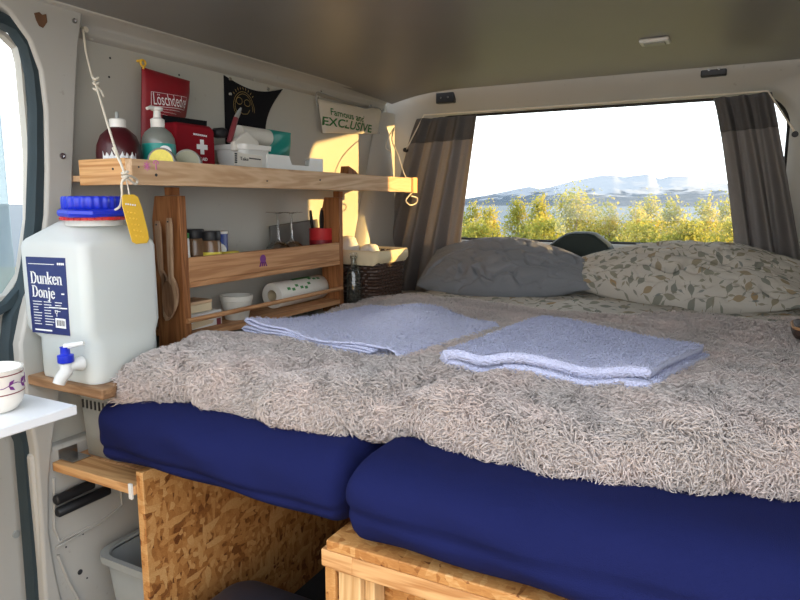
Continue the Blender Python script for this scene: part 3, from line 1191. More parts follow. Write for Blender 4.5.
o = MB().grid(P, uv=False).build('fleece_blanket', 'fleece', angle=180, base=(-.4, 1.3, .62))
props(o, 'fluffy beige fleece blanket spread over the bed with its shaggy hem in front', 'blanket')
blanket = o
# pile: short curled tufts over the whole face
def pile(parent, P, n, ln, wd, mat, weight, skin=0.0, both=False, lay_amt=1.0):
    du = np.linalg.norm(np.diff(P, axis=0), axis=2)[:, :-1]
    dv = np.linalg.norm(np.diff(P, axis=1), axis=2)[:-1]
    wgt = du * dv * np.interp(P[:-1, :-1, 1], *weight)
    wgt /= wgt.sum()
    ci, cj = np.unravel_index(rng.choice(wgt.size, n, p=wgt.ravel()), wgt.shape)
    a_, b_ = rng.random(n)[:, None], rng.random(n)[:, None]
    p00, p10, p01, p11 = P[ci, cj], P[ci + 1, cj], P[ci, cj + 1], P[ci + 1, cj + 1]
    pos = p00 * (1 - a_) * (1 - b_) + p10 * a_ * (1 - b_) + p01 * (1 - a_) * b_ + p11 * a_ * b_
    nr = np.cross(p10 - p00, p01 - p00)
    nr /= np.linalg.norm(nr, axis=1)[:, None] + 1e-9
    if both:
        nr *= np.where(rng.random(n) < .5, 1, -1)[:, None]
    pos = pos + nr * skin
    rd = rng.normal(0, 1, (n, 3))
    lay = np.stack([.9 * smooth_noise(pos[:, 0], pos[:, 1] + pos[:, 2], 11, 60, 5), -.4 + .9 * smooth_noise(pos[:, 0], pos[:, 1] + pos[:, 2], 12, 60, 5), np.full(n, -.3)], 1) * lay_amt
    tg = rd * .42 + lay
    tg -= nr * (tg * nr).sum(1)[:, None]
    tg /= np.linalg.norm(tg, axis=1)[:, None] + 1e-9
    ln = rng.uniform(ln[0], ln[1], n)[:, None]
    wd = rng.uniform(wd[0], wd[1], n)[:, None]
    side = np.cross(nr, tg)
    curl = rng.uniform(-.5, .5, n)[:, None]
    k0 = pos - nr * .001
    k1 = pos + nr * ln * .55 + tg * ln * .20
    k2 = pos + nr * ln * .80 + tg * ln * .55 + side * ln * curl * .35
    k3 = pos + nr * ln * .78 + tg * ln * .92 + side * ln * curl * .7
    ring = []
    for kp, ws in ((k0, .8), (k1, 1.0), (k2, .9)):
        ring += [kp - side * wd * ws, kp + side * wd * ws, kp + nr * wd * ws * 1.2 - tg * wd * ws * .6]
    vs = np.stack(ring + [k3], 1).reshape(-1, 3)
    base_i = (np.arange(n) * 10)[:, None]
    quads = np.array([[0, 1, 4, 3], [1, 2, 5, 4], [2, 0, 3, 5], [3, 4, 7, 6], [4, 5, 8, 7], [5, 3, 6, 8]])
    tris = np.array([[6, 7, 9], [7, 8, 9], [8, 6, 9]])
    me = bpy.data.meshes.new('pile')
    org = np.array(WL[parent.name])
    nq, nt_ = n * 6, n * 3
    loops = np.concatenate([(base_i[:, :, None] + quads[None]).reshape(-1), (base_i[:, :, None] + tris[None]).reshape(-1)])
    starts = np.concatenate([np.arange(nq) * 4, nq * 4 + np.arange(nt_) * 3])
    me.vertices.add(len(vs))
    me.vertices.foreach_set('co', (vs - org).astype(np.float32).ravel())
    me.loops.add(len(loops))
    me.loops.foreach_set('vertex_index', loops.astype(np.int32))
    me.polygons.add(nq + nt_)
    me.polygons.foreach_set('loop_start', starts.astype(np.int32))
    me.polygons.foreach_set('loop_total', np.concatenate([np.full(nq, 4), np.full(nt_, 3)]).astype(np.int32))
    me.update(calc_edges=True)
    me.shade_smooth()
    me.materials.append(MT[mat])
    o = bpy.data.objects.new('pile', me)
    COL.objects.link(o)
    o.parent = parent
    WL[o.name] = V(org)
    o['kind'] = 'stuff'


pile(blanket, P, 150000, (.010, .021), (.0005, .0010), 'fleece', ([.8, 1.0, 1.3, 1.7, 2.1], [1.6, 1.3, .9, .6, .45]))


# ---- towels
def sheet_towel(name, label, quad, path, thick, zb, seed, bulge):
    """path: (s, h) profile across the towel; swept along its length over the plan quad
    quad: front left, front right, back right, back left"""
    fl, fr_, br, bl = [V(q) for q in quad]
    n = 46
    path = [V((a, b)) for a, b in path]
    # resample
    segs = [(path[i + 1] - path[i]).length for i in range(len(path) - 1)]
    tot = sum(segs)
    m_ = max(60, int(tot / .010))
    smp = []
    for k in range(m_ + 1):
        d_ = tot * k / m_
        i = 0
        while i < len(segs) - 1 and d_ > segs[i]:
            d_ -= segs[i]
            i += 1
        smp.append(path[i].lerp(path[i + 1], min(1, d_ / max(segs[i], 1e-9))))
    P_ = np.zeros((len(smp), n, 3))
    width = (fr_ - fl).length
    for i, q in enumerate(smp):
        s_ = q.x / width
        for j in range(n):
            t_ = j / (n - 1)
            a = fl.lerp(fr_, s_)
            b = bl.lerp(br, s_)
            p_ = a.lerp(b, t_)
            z = zb(p_.x, p_.y) + q.y * (1 + bulge(s_, t_))
            p_.y += .004 * sin(i * .21 + seed) * (1 - t_)
            P_[i, j] = (p_.x, p_.y, z)
    return P_


flat_z = lambda x, y: blanket_h(x, max(1.05, min(y, 1.42))) + .003
# towel A, thin and loosely folded in five layers
pathA = []
wA = .40
for k in range(5):
    l_, r_ = (.0 + .004 * k, (wA - .030 - .008 * k) if k < 4 else wA - .01)
    h = .003 + .0052 * k
    ends = (l_, r_) if k % 2 == 0 else (r_, l_)
    pathA += [(ends[0], h), (ends[0] + (ends[1] - ends[0]) * .5, h + .001), (ends[1], h)]
    pathA.append((ends[1] + (.005 if k % 2 == 0 else -.005), h + .0026))
pathA[-1] = (wA + .004, pathA[-2][1] - .004)
pathA += [(wA + .012, .012), (wA + .016, .002)]
quadA = [(-.985, 1.095, 0), (-.590, 1.066, 0), (-.500, 1.40, 0), (-.90, 1.50, 0)]


def bulgeA(s, t):
    return .25 * sin(s * 9 + t * 3) + 1.1 * math.exp(-((s - .62) / .22) ** 2 - ((t - .62) / .3) ** 2) + .9 * math.exp(-(s / .10) ** 2) * math.exp(-(t / .3) ** 2)


PA = sheet_towel('a', '', quadA, pathA, .004, flat_z, .4, bulgeA)
o = MB().grid(PA, uv=False).build('folded_towel', 'towel', angle=180, solid=.0036)
pile(o, PA, 26000, (.003, .0055), (.0005, .0008), 'towel', ([0, 3], [1, 1]), .0016, True, .2)
props(o, 'thin pale blue towel loosely folded in layers, nearer to the shelves', 'towel')
# towel B, thick and folded over once
wB = .36
pathB = [(wB + .004, .009), (.18, .009), (.04, .010), (.012, .013), (.002, .020), (.006, .028), (.03, .031), (.18, .028), (wB - .03, .029), (wB - .016, .028), (wB - .009, .026)]
quadB = [(-.465, 1.035, 0), (-.105, 1.055, 0), (-.045, 1.335, 0), (-.395, 1.40, 0)]


def bulgeB(s, t):
    return .05 * sin(s * 5 + t * 2) + .08 * sin(s * 3 - t * 5) - .15 * t


PB = sheet_towel('b', '', quadB, pathB, .02, flat_z, 1.7, bulgeB)
T = thing('folded_towel', 'thick pale blue towel neatly folded in half, middle of the blanket', 'towel', (-.27, 1.3, .73))
tf = MB().grid(PB, uv=False).build('terry_fold', 'towel', T, angle=180, solid=.017)
pile(tf, PB, 30000, (.003, .0055), (.0005, .0008), 'towel', ([0, 3], [1, 1]), .0083, True, .2)
zt_ = flat_z(-.13, 1.05)
MB().box(-.150, -.108, 1.030, 1.046, zt_ + .002, zt_ + .018).build('hem_band', 'towel', T, bevel=.003)


# ---- pillows
def pillow(name, label, c, w, d, th, tilt, mat, seed, yaw=0, uvs=(1, 1), low=0):
    n = 120
    uu = np.linspace(-1, 1, n)
    A, B = np.meshgrid(uu, uu, indexing='ij')
    prof_ = (np.clip(1 - np.abs(A) ** 2.2, 0, 1) ** .7) * (np.clip(1 - np.abs(B) ** 2.2, 0, 1) ** .6)
    wr = smooth_noise(A * 1.3, B, seed, 4.0, 5) * .10 - .24 * np.exp(-(smooth_noise(A * 1.2, B * .8, seed + 5, 4.2, 4) / .11) ** 2) - .09 * np.exp(-(smooth_noise(A, B, seed + 8, 7.5, 4) / .10) ** 2)
    pinch = 1 - .10 * (np.abs(A) ** 2)
    px_ = A * w / 2
    py_ = B * d / 2 * (1 - .30 * np.abs(A) ** 4) * (1 - .05 * np.cos(A * 4 + seed)) * (1 - .38 * np.clip(low * A + .15, 0, 1) ** 1.6)
    R = Matrix.Rotation(yaw, 3, 'Z') @ Matrix.Rotation(tilt, 3, 'X')
    Rn = np.array(R)
    out = MB()
    for sgn in (1, -1):
        z_ = sgn * th / 2 * prof_ * (1 + wr * (1 if sgn > 0 else .4)) * (1.1 if sgn > 0 else .9)
        Q = np.stack([px_, py_, z_], -1) @ Rn.T + np.array(c)
        out.grid(Q)
    o = out.build(name, mat, angle=180, uvs=uvs, base=(c[0], c[1], c[2] - th / 2))
    return props(o, label, 'pillow')


pillow('pillow', 'plain dark grey crumpled pillow below the left curtain', (-.712, 2.105, .764), .61, .29, .17, radians(36), 'slate', 3, radians(-3), low=1)
pillow('pillow', 'leaf patterned pale pillow below the right curtain', (-.172, 2.115, .772), .67, .28, .17, radians(35), 'floral', 9, radians(0), (.75, .42), low=-1)

# dark moulded hump on the sill
pts = ats([(541, 252), (556, 240), (567, 233), (575, 231.5), (590, 231.5), (597, 233), (610, 243), (618, 254)], 'y', 2.30)
pts = [V((p.x, 2.30, p.z)) for p in pts]
rings = []
for dy, k in ((.0, .88), (-.012, .97), (-.03, 1.0), (-.001, 1.0), (.03, 1.0), (.035, 1.0)):
    pass
cx_ = sum(p.x for p in pts) / len(pts)
cz_ = .80
for y_, k in ((2.262, .86), (2.268, .94), (2.280, .99), (2.312, 1.0)):
    rings.append([V((cx_ + (p.x - cx_) * k, y_, cz_ + (p.z - cz_) * k)) for p in pts] + [V((cx_ + .09 * k, y_, .79)), V((cx_ - .09 * k, y_, .79))])
o = MB().loft(rings).build('wiper_motor_cover', 'pot_cover', angle=30)
props(o, 'dark grey moulded hump on the rear window sill behind the pillows', 'cover')

# brown case at the right edge of the bed
c = at(803, 331, 'z', .735)
T = thing('leather_case', 'dark brown rounded case with tan edge at the right border of the blanket', 'case', (c.x, c.y, .73))
rings = [[V((a, b, z)) for a, b in rrect(c.x + .015, c.y, .035 * k, .06 * k, .03 * k, 6)] for z, k in ((.724, .85), (.732, 1), (.742, 1), (.752, .9), (.757, .6))]
MB().loft(rings).build('body', 'brown_leather', T)
MB().tube([V((a, b, .7465)) for a, b in rrect(c.x + .015, c.y, .0345, .0595, .03, 6)], .003, 6, closed=True).build('trim_edge', 'tan', T)


# ================================================================== CURTAINS
def curtain(name, label, tl, tr, bl, br, y0, folds, seed, header, header_mat='curtain_dark'):
    n, m_ = 110, 60
    T = thing(name, label, 'curtain', ((bl[0] + br[0]) / 2, y0, bl[1]))
    r = random.Random(seed)
    ph = [r.uniform(0, 6.28) for _ in range(4)]

    def pt(u, v, off=0.0):
        x0 = tl[0] + (bl[0] - tl[0]) * v ** .8
        x1 = tr[0] + (br[0] - tr[0]) * v
        z0 = tl[1] + (bl[1] - tl[1]) * v
        z1 = tr[1] + (br[1] - tr[1]) * v
        x = x0 + (x1 - x0) * u
        z = z0 + (z1 - z0) * u
        amp = .012 + .018 * min(1, v * 1.6)
        w = sin(u * folds * 2 * pi + ph[0] + .9 * sin(v * 2.2 + ph[1])) + .45 * sin(u * folds * 4.3 * pi + ph[2] + v * 1.5) + .3 * sin(u * 3 + v * 4 + ph[3])
        x += .010 * cos(u * folds * 2 * pi + ph[0] + .9 * sin(v * 2.2)) * v
        return (x, y0 + amp * w * .8 + off, z)
    G = np.array([[pt(u, v) for v in np.linspace(header, 1, m_)] for u in np.linspace(0, 1, n)])
    MB().grid(G, uv=False).build('panel', 'curtain', T, angle=180, solid=.0012)
    G = np.array([[pt(u, v) for v in np.linspace(-.012, header + .006, 14)] for u in np.linspace(0, 1, n)])
    G[:, :, 1] -= .0016
    MB().grid(G, uv=False).build('header_band', header_mat, T, angle=180, solid=.0025)
    return T


YC = 2.235


def xz(px, py, y=YC):
    p = at(px, py, 'y', y)
    return (p.x, p.z)


curtain('curtain', 'grey linen curtain gathered at the left of the rear window, partly sunlit', xz(419, 117), xz(478, 113), xz(374, 300), xz(457, 292), YC, 3.2, 5, .13)
curtain('curtain', 'dark grey linen curtain gathered at the right of the rear window', xz(713, 98), xz(772, 92), xz(742, 300), xz(812, 300), YC, 2.8, 12, .16)
# thin pale cord modelled in place of the light glint along the header
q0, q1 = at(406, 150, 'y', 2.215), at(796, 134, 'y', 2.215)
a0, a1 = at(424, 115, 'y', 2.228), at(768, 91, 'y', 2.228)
o = MB().tube([q0, a0, a0.lerp(a1, .25) + V((0, 0, -.001)), a0.lerp(a1, .5) + V((0, 0, -.0015)), a0.lerp(a1, .75) + V((0, 0, -.001)), a1, q1], .0028, 8).build('glint_string', 'rope')
props(o, 'pale cord added in place of the light glint along the top of the rear window', 'cord')
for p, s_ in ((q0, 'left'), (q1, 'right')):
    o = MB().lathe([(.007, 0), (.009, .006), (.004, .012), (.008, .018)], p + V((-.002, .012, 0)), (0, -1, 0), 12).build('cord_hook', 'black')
    props(o, 'small black hook at the end of the glint cord beside the %s curtain' % s_, 'hook')

# ================================================================== TOP SHELF
XS = -1.02
T = thing('wall_shelf', 'long pine shelf with a raised front rail on the left wall', 'shelf', (-1.13, 1.4, 1.03))
MB().box(XS - .018, XS, .85, 2.002, 1.031, 1.079).build('front_rail', 'pine_y', T, bevel=.0015)
MB().box(-1.172, XS - .0185, .85, .868, 1.031, 1.081).build('end_board', 'pine_x', T, bevel=.0015)
MB().box(XW, XS - .0185, .8685, 2.0, 1.0395, 1.0515).build('shelf_board', 'pine_y', T, bevel=.001)
e = MB().prism([V((a, b, 1.029)) for a, b in rrect(-1.03, 2.022, .016, .0195, .008, 4)], (0, 0, .052)).build('end_block', 'orange', T)
e['label'] = 'rounded pale end block'
for px, py, r in ((113, 169, .0022), (139, 167, .0018)):
    MB().lathe([(r, 0), (r, .0012)], at(px, py, 'y', .85), (0, -1, 0), 10).build('screw', 'dark_ink', T)
for px, py, r in ((156, 175, .003), (267, 181, .002), (320, 180, .0025)):
    MB().lathe([(r, 0), (r, .0012)], at(px, py, 'x', XS), (1, 0, 0), 10).build('screw', 'dark_ink', T)
dm = MB()
c = at(147, 166, 'x', XS + .0004)
for k in range(4):
    a = pi * k / 4
    d_ = V((0, cos(a), sin(a))) * .0085
    dm.tube([c - d_, c + d_], .0011, 5)
c = at(156, 165, 'x', XS + .0004)
dm.tube([c + V((0, 0, -.009)), c + V((0, 0, .004))], .0013, 5)
dm.tube([c + V((0, -.006, .002)), c + V((0, -.004, .007)), c + V((0, 0, .009)), c + V((0, .004, .007)), c + V((0, .006, .002))], .0012, 5)
dm.build('doodle', 'pink_ink', T)

ZS = 1.0520   # top of shelf board


def yx(px, x, py=150):
    return at(px, py, 'x', x).y


# -- dark red bottle
yb = (yx(97, -1.14) + yx(140, -1.14)) / 2
B = V((-1.14, yb, ZS))
T = thing('syrup_bottle', 'dark red bottle with white screw cap at the left end of the shelf', 'bottle', B)
MB().lathe([(.038, 0), (.043, .004), (.044, .045), (.042, .060), (.034, .080), (.020, .093), (.013, .098)], B, seg=40).build('body', 'dark_bottle', T)
MB().lathe([(.0155, .094), (.016, .097), (.016, .111), (.014, .113)], B, seg=24).build('cap', 'white_plastic', T)
MB().lathe([(.004, .1125), (.004, .125), (.003, .127)], B, seg=12).build('nozzle', 'grey_plastic', T)
lb = MB()
fd = (CAM - B)
fd.z = 0
fd.normalize()
sd = V((-fd.y, fd.x, 0)) * -1
for a0_, h0, h1 in ((0, .040, .064),):
    ring1, ring2 = [], []
    for k in range(25):
        a = -.75 + 1.5 * k / 24
        dr = fd * cos(a) + sd * sin(a)
        hh = .048 - .012 * abs(sin(k * .9 + .3))
        ring1.append(B + dr * .0445 + V((0, 0, .026)))
        ring2.append(B + dr * .0445 + V((0, 0, hh)))
    lb.loft([ring1, ring2], closed=False)
lb.build('logo_patch', 'white_ink', T, solid=.0008)

# -- soap pump bottle
yb = (yx(142, -1.115) + yx(175, -1.115)) / 2
B = V((-1.115, yb, ZS))
T = thing('soap_dispenser', 'clear pump bottle with teal label and white pump head', 'bottle', B)
MB().lathe([(.030, 0), (.034, .004), (.034, .070), (.033, .080), (.027, .092), (.016, .101), (.013, .103)], B, seg=32).build('body', 'soap', T)
MB().lathe([(.0343, .012), (.0346, .014), (.0346, .066), (.0343, .068)], B, seg=32, cap=False).build('label', 'teal', T)
pm = MB().lathe([(.0135, .102), (.0145, .104), (.0145, .119), (.008, .123), (.007, .136), (.012, .138), (.013, .143), (.009, .145)], B, seg=24)
d_ = V((.15, -1, 0)).normalized()
pm.tube([B + V((0, 0, .141)), B + d_ * .018 + V((0, 0, .142)), B + d_ * .030 + V((0, 0, .138))], [.005, .0042, .003], 10)
pm.build('pump', 'white_plastic', T)
fd = (CAM - B); fd.z = 0; fd.normalize()
sd = V((-fd.y, fd.x, 0)) * -1
c = B + fd * .0348 - sd * .012 + V((0, 0, .050))
pl = MB().lathe([(.013, -.004), (.013, .0008)], c, fd + V((0, 0, .0)), 24)
pl.build('logo_patch', 'white_ink', T)

# -- two round tins standing on edge
for px, py, r, mt, lb_, rim in ((161, 156, .0275, 'yellow_print', 'round yellow tin standing on edge in front of the soap', 'dark_steel'),
                                (187, 160, .0285, 'tin_lid', 'round olive tin standing on edge in front of the red pouch', 'dark_steel')):
    x = -1.052
    y = yx(px, x)
    c = V((x, y, ZS + r))
    ax = (V((.55, -.8, .05))).normalized()
    T = thing('round_tin', lb_, 'tin', (x, y, ZS))
    MB().lathe([(r, -.012), (r, .003), (r * .96, .005), (r * .86, .0045), (r * .86, .0035)], c, ax, 36).build('body', rim, T)
    MB().lathe([(r * .86, .0034), (r * .86, .0048), (r * .5, .0052)], c, ax, 36).build('lid_print', mt, T)

# -- red fire blanket bag on a yellow hook
def cloth_poly(pts, n, m_, x, bulge, seed, off=0):
    """soft bag face between four corner pixels: tl, tr, br, bl"""
    tl, tr, br, bl = [at(a, b, 'x', x) for a, b in pts]
    G = np.zeros((n, m_, 3))
    for i in range(n):
        for j in range(m_):
            u, v_ = i / (n - 1), j / (m_ - 1)
            p = tl.lerp(tr, u).lerp(bl.lerp(br, u), v_)
            e_ = (sin(pi * u) * sin(pi * v_)) ** .5
            G[i, j] = (p.x + bulge * e_ + .004 * sin(u * 5 + v_ * 7 + seed) * e_, p.y, p.z)
    return G


def soft_bag(pts, x, bulge, seed, sag=0.0, sagr=0.0):
    G = cloth_poly(pts, 40, 40, x, bulge, seed)
    for i in range(40):
        u = i / 39
        G[i, :, 2] -= sag * sin(pi * u) * (1 - np.arange(40) / 39)
    for j in range(40):
        v_ = j / 39
        G[:, j, 1] -= sagr * sin(pi * v_) * (np.arange(40) / 39)
    H = G.copy()
    H[:, :, 0] = np.minimum(H[:, :, 0], x) - .001
    H[:, :, 0] = x - .002
    return MB().grid(G, uv=False).grid(H, uv=False), G


def drape(mb, G, lift=.0012):
    """lay flat print onto a soft bag face"""
    pts = G.reshape(-1, 3)
    out = []
    for p in mb.v:
        d2 = (pts[:, 1] - p[1]) ** 2 + (pts[:, 2] - p[2]) ** 2
        k = np.argsort(d2)[:4]
        w_ = 1 / (d2[k] + 1e-9)
        out.append((float((pts[k, 0] * w_).sum() / w_.sum()) + lift, p[1], p[2]))
    mb.v = out
    return mb


def smooth_pts(pts, n=6):
    pts = [V(p) for p in pts]
    q = [pts[0]] + pts + [pts[-1]]
    out = []
    for i in range(1, len(q) - 2):
        for k in range(n):
            t_ = k / n
            a, b, c, d = q[i - 1], q[i], q[i + 1], q[i + 2]
            out.append(.5 * ((2 * b) + (c - a) * t_ + (2 * a - 5 * b + 4 * c - d) * t_ ** 2 + (3 * b - a - 3 * c + d) * t_ ** 3))
    return out + [pts[-1]]


XB = -1.205
b_, G = soft_bag([(142, 67), (190, 81), (186, 117), (141, 160)], XB, .022, 1.0)
T = thing('fire_blanket_bag', 'red fire blanket bag hanging from a yellow hook above the shelf', 'bag', at(150, 150, 'x', XB))
b_.build('bag', 'red_bag', T, angle=60)
og = at(157, 104, 'x', XB + .024)
e1 = at(186.5, 108.6, 'x', XB + .020)
drape(writing('Löschdecke', og, e1 - og, (0, 0, 1), width=(e1 - og).length * .98, height=.027, bold=.0), G, .0022).build('lettering', 'white_ink', T)
fr_ = [at(*q, 'x', XB + .0235) for q in ((155, 91), (188, 97.5), (187, 110), (155, 105.5))]
drape(MB().tube([p.lerp(fr_[(i + 1) % 4], k / 12) for i, p in enumerate(fr_) for k in range(12)], .0005, 4, closed=True), G, .001).build('printed_frame', 'white_ink', T)
for k in range(3):
    ln_ = MB().tube([at(160 + q * (22 - 6 * k) / 8, 108.5 + 2.4 * k + q * .45, 'x', XB + .022) for q in range(9)], .0004, 4)
    drape(ln_, G, .001).build('small_print', 'white_ink', T)
c = at(168, 82, 'x', XB + .008)
MB().tube([c + V((0, .005 * cos(a), .006 * sin(a))) for a in np.linspace(pi, 2 * pi, 7)], .0008, 5).build('hang_hole', 'white_ink', T)
c = at(143, 63, 'x', -1.232)
o = MB().tube([c + V((0, .007 * cos(a), .007 * sin(a))) for a in np.linspace(0, 2 * pi, 14)[:-1]], .0024, 6, closed=True)
o.lathe([(.003, 0), (.003, .012)], c + V((-.018, 0, .006)), (1, 0, 0), 8)
o.tube([c + V((0, 0, -.007)), c + V((.012, 0, -.02)), at(143, 68, 'x', XB + .004)], .002, 6)
o = o.build('wall_hook', 'yellow_tag')
props(o, 'yellow ring hook above the red fire blanket bag', 'hook')
# black cloth between bag and pouch
b_, G = soft_bag([(163, 115), (207, 121), (206, 150), (163, 146)], -1.165, .012, 2.2)
o = b_.build('black_pouch', 'black_cloth', angle=60)
props(o, 'black folded cloth pouch between fire blanket bag and first aid pouch', 'pouch')

# -- first aid pouch
XQ = -1.125
p0, p1 = at(175, 155, 'x', XQ), at(215, 160, 'x', XQ)
T = thing('first_aid_pouch', 'red first aid pouch with white cross beside the soap bottle', 'pouch', ((p0.x), (p0.y + p1.y) / 2, ZS))
zt0, zt1 = at(176, 122, 'x', XQ).z, at(212, 126, 'x', XQ).z
rings = []
for k, (dx, s_) in enumerate(((-.055, .90), (-.048, 1.0), (-.004, 1.0), (.004, .9))):
    y0_, y1_ = p0.y + .004 * (s_ < 1), p1.y - .004 * (s_ < 1)
    yy = (y0_ + y1_) / 2
    hw = (y1_ - y0_) / 2
    zt = (zt0 + zt1) / 2
    rings.append([V((XQ + dx, a, b)) for a, b in rrect(yy, (ZS + zt) / 2, hw, (zt - ZS) / 2 * s_, .012, 5)])
MB().loft(rings).build('pouch', 'red_pouch', T, bevel=.002)
XF = XQ + .0045
c = at(202, 147, 'x', XF)
a, b = .0165, .0055
cross = [(-b, a), (b, a), (b, b), (a, b), (a, -b), (b, -b), (b, -a), (-b, -a), (-b, -b), (-a, -b), (-a, b), (-b, b)]
MB().prism([c + V((0, u, w)) for u, w in cross], (.001, 0, 0)).build('cross', 'white_ink', T)
writing('FIRST AID', at(194, 160, 'x', XF), (0, 1, 0), (0, 0, 1), .042, .007, .01).build('lettering', 'white_ink', T)
sp_ = MB()
for k in range(7):
    q = at(194 + 2 * k, 134 + .35 * k, 'x', XF)
    sp_.box(XF, XF + .0006, q.y - .0022, q.y + .0022, q.z - .002, q.z + .002)
sp_.build('small_print', 'white_ink', T)

# -- white plastic box with things inside
XBX = -1.075
y0_, y1_ = yx(216, -1.168, 150), yx(271, XBX, 155)
zt = at(240, 143, 'x', XBX).z
T = thing('storage_box', 'white open plastic box with printed label in the middle of the shelf', 'box', (-1.115, (y0_ + y1_) / 2, ZS))
cy_, hy_ = (y0_ + y1_) / 2, (y1_ - y0_) / 2
r0 = [V((a, b, ZS)) for a, b in rrect(-1.125, cy_, .044, hy_ - .008, .012, 4)]
r1 = [V((a, b, zt)) for a, b in rrect(-1.125, cy_, .050, hy_, .014, 4)]
mb = MB().loft([r0, r1], cap=False)
mb.add(r0, [tuple(range(len(r0)))])
mb.build('body', 'white_plastic', T, solid=.002)
rim = [[V((a, b, z)) for a, b in rrect(-1.125, cy_, .050 + k, hy_ + k, .014, 4)] for z, k in ((zt - .012, .0), (zt - .012, .004), (zt, .005), (zt, -.001))]
MB().loft(rim, cap=False).build('rim', 'white_plastic', T)
lx = -1.0745
lq = ats([(234, 152), (262, 156), (262, 168), (234, 165)], 'x', lx)
MB().prism(lq, (.0006, 0, 0)).build('label', 'paper', T)
og = at(240, 160, 'x', lx + .0012)
writing('Take', og, (0, 1, -.02), (0, 0, 1), .030, .008).build('lettering', 'dark_ink', T)
dk = MB()
for k in range(6):
    q = at(250 + 2 * k, 158.3 + .25 * k, 'x', lx + .001)
    dk.box(lx, lx + .0012, q.y - .003, q.y + .003, q.z - .0015, q.z + .0015)
dk.build('small_print', 'dark_ink', T)
dk = MB()
for k in range(5):
    q = at(236, 153.8 + 2.1 * k, 'x', lx + .001)
    dk.box(lx, lx + .0012, q.y - .004, q.y + .004, q.z - .0018, q.z + .0018)
dk.build('small_print', 'dark_ink', T)
# in the box: dark glasses case, table knife, napkin, roll
XI = -1.13
c = at(220, 133, 'x', XI)
rings = [[V((XI + a, c.y + dy, c.z + b)) for a, b in rrect(0, 0, .016 * k, .012 * k, .008 * k, 4)] for dy, k in ((-.02, .5), (-.012, .9), (.0, 1.05), (.012, .9), (.02, .5))]
o = MB().loft(rings).build('sunglasses_case', 'black')
props(o, 'black rounded glasses case poking out of the white box', 'case')
T = thing('pocket_knife', 'dark red knife with pale tip standing in the white box', 'knife', at(230, 140, 'x', XI + .02))
p0, p1, p2 = at(229, 142, 'x', XI + .02), at(236, 118, 'x', XI + .02), at(241, 108, 'x', XI + .02)
MB().tube([p0, p0.lerp(p1, .5), p1], [.0065, .007, .006], 10).build('handle', 'maroon', T)
MB().tube([p1, p1.lerp(p2, .6), p2], [.0058, .005, .002], 10).build('tip', 'grey_plastic', T)
n0 = ats([(234, 142), (247, 131), (259, 142)], 'x', XI + .035)
o = MB().prism(n0 + [n0[2] - V((0, 0, .02)), n0[0] - V((0, 0, .02))], (-.012, 0, 0)).build('paper_napkin', 'paper', bevel=.002)
props(o, 'white paper napkin folded to a point in the white box', 'napkin')
q0, q1 = at(238, 134, 'x', XI - .012), at(267, 138, 'x', XI - .012)
mb = MB().lathe([(.004, 0), (.022, 0), (.022, (q1 - q0).length), (.004, (q1 - q0).length)], q0, q1 - q0, 28)
o = mb.build('paper_roll', 'paper')
props(o, 'white paper roll lying behind the napkin in the white box', 'roll')

# -- teal packet
p4 = ats([(267, 129), (291, 133), (289, 160), (267, 158)], 'x', -1.15)
b_, G = soft_bag([(267, 129), (291, 133), (289, 162), (267, 160)], -1.15, .012, .3)
o = b_.build('teal_packet', 'teal', angle=60)
props(o, 'small teal packet standing behind the white box and card tray', 'packet')
# -- white card tray with a notch
XT = -1.07
pt_ = ats([(268, 154), (289, 156), (292, 165), (309, 166), (310, 158), (323, 159), (323, 173), (268, 171)], 'x', XT)
T = thing('card_tray', 'white card tray with notched front beside the teal packet', 'tray', (XT, pt_[0].y, ZS))
for q in pt_[-2:]:
    q.z = ZS
MB().prism(pt_, (-.003, 0, 0)).build('front', 'white_plastic', T)
ya, yb = pt_[0].y, pt_[5].y
MB().box(XT - .06, XT - .0031, ya, ya + .003, ZS, pt_[0].z).build('side', 'white_plastic', T)
MB().box(XT - .06, XT - .0031, yb - .003, yb, ZS, pt_[5].z).build('side', 'white_plastic', T)
MB().box(XT - .063, XT - .0605, ya, yb, ZS, ZS + .02).build('back', 'white_plastic', T)
o = MB().box(XT - .030, XT - .008, ya + .01, yb - .02, ZS, ZS + .044).build('green_packet', 'green_print', bevel=.003)
props(o, 'green packet inside the notched card tray', 'packet')
# -- small brown wedge near the right end
q = ats([(349, 166), (356, 171), (366, 177), (347, 176)], 'x', -1.09)
for k in (2, 3):
    q[k].z = ZS
o = MB().prism(q, (-.03, 0, 0)).build('door_wedge', 'oak_z', bevel=.001)
props(o, 'small brown wooden wedge near the sunlit end of the shelf', 'wedge')

# -- black bag with emblem on the wall
XK = -1.2475
b_, G = soft_bag([(224, 75), (283, 89), (267, 150), (226, 145)], XK, .010, .7, .022, .035)
T = thing('emblem_bag', 'black drawstring bag with gold emblem hanging on the wall', 'bag', at(245, 140, 'x', XK))
b_.build('bag', 'black_cloth', T, angle=60)
c = at(246, 106, 'x', XK + .0135)
em = MB()
for r in (.040, .034):
    em.tube([c + V((.0006, r * cos(a), r * .95 * sin(a))) for a in np.linspace(-.4, pi * 1.25, 24)], .0007, 4)
em.tube([c + V((.0006, -.018 + .012 * cos(a), .012 + .009 * sin(a))) for a in np.linspace(0, 2 * pi, 16)[:-1]], .0007, 4, closed=True)
em.tube([c + V((.0006, .014 + .012 * cos(a), .010 + .009 * sin(a))) for a in np.linspace(0, 2 * pi, 16)[:-1]], .0007, 4, closed=True)
em.tube([c + V((.0006, -.024, -.014)), c + V((.0006, -.006, -.022)), c + V((.0006, .010, -.020)), c + V((.0006, .022, -.008))], .0008, 4)
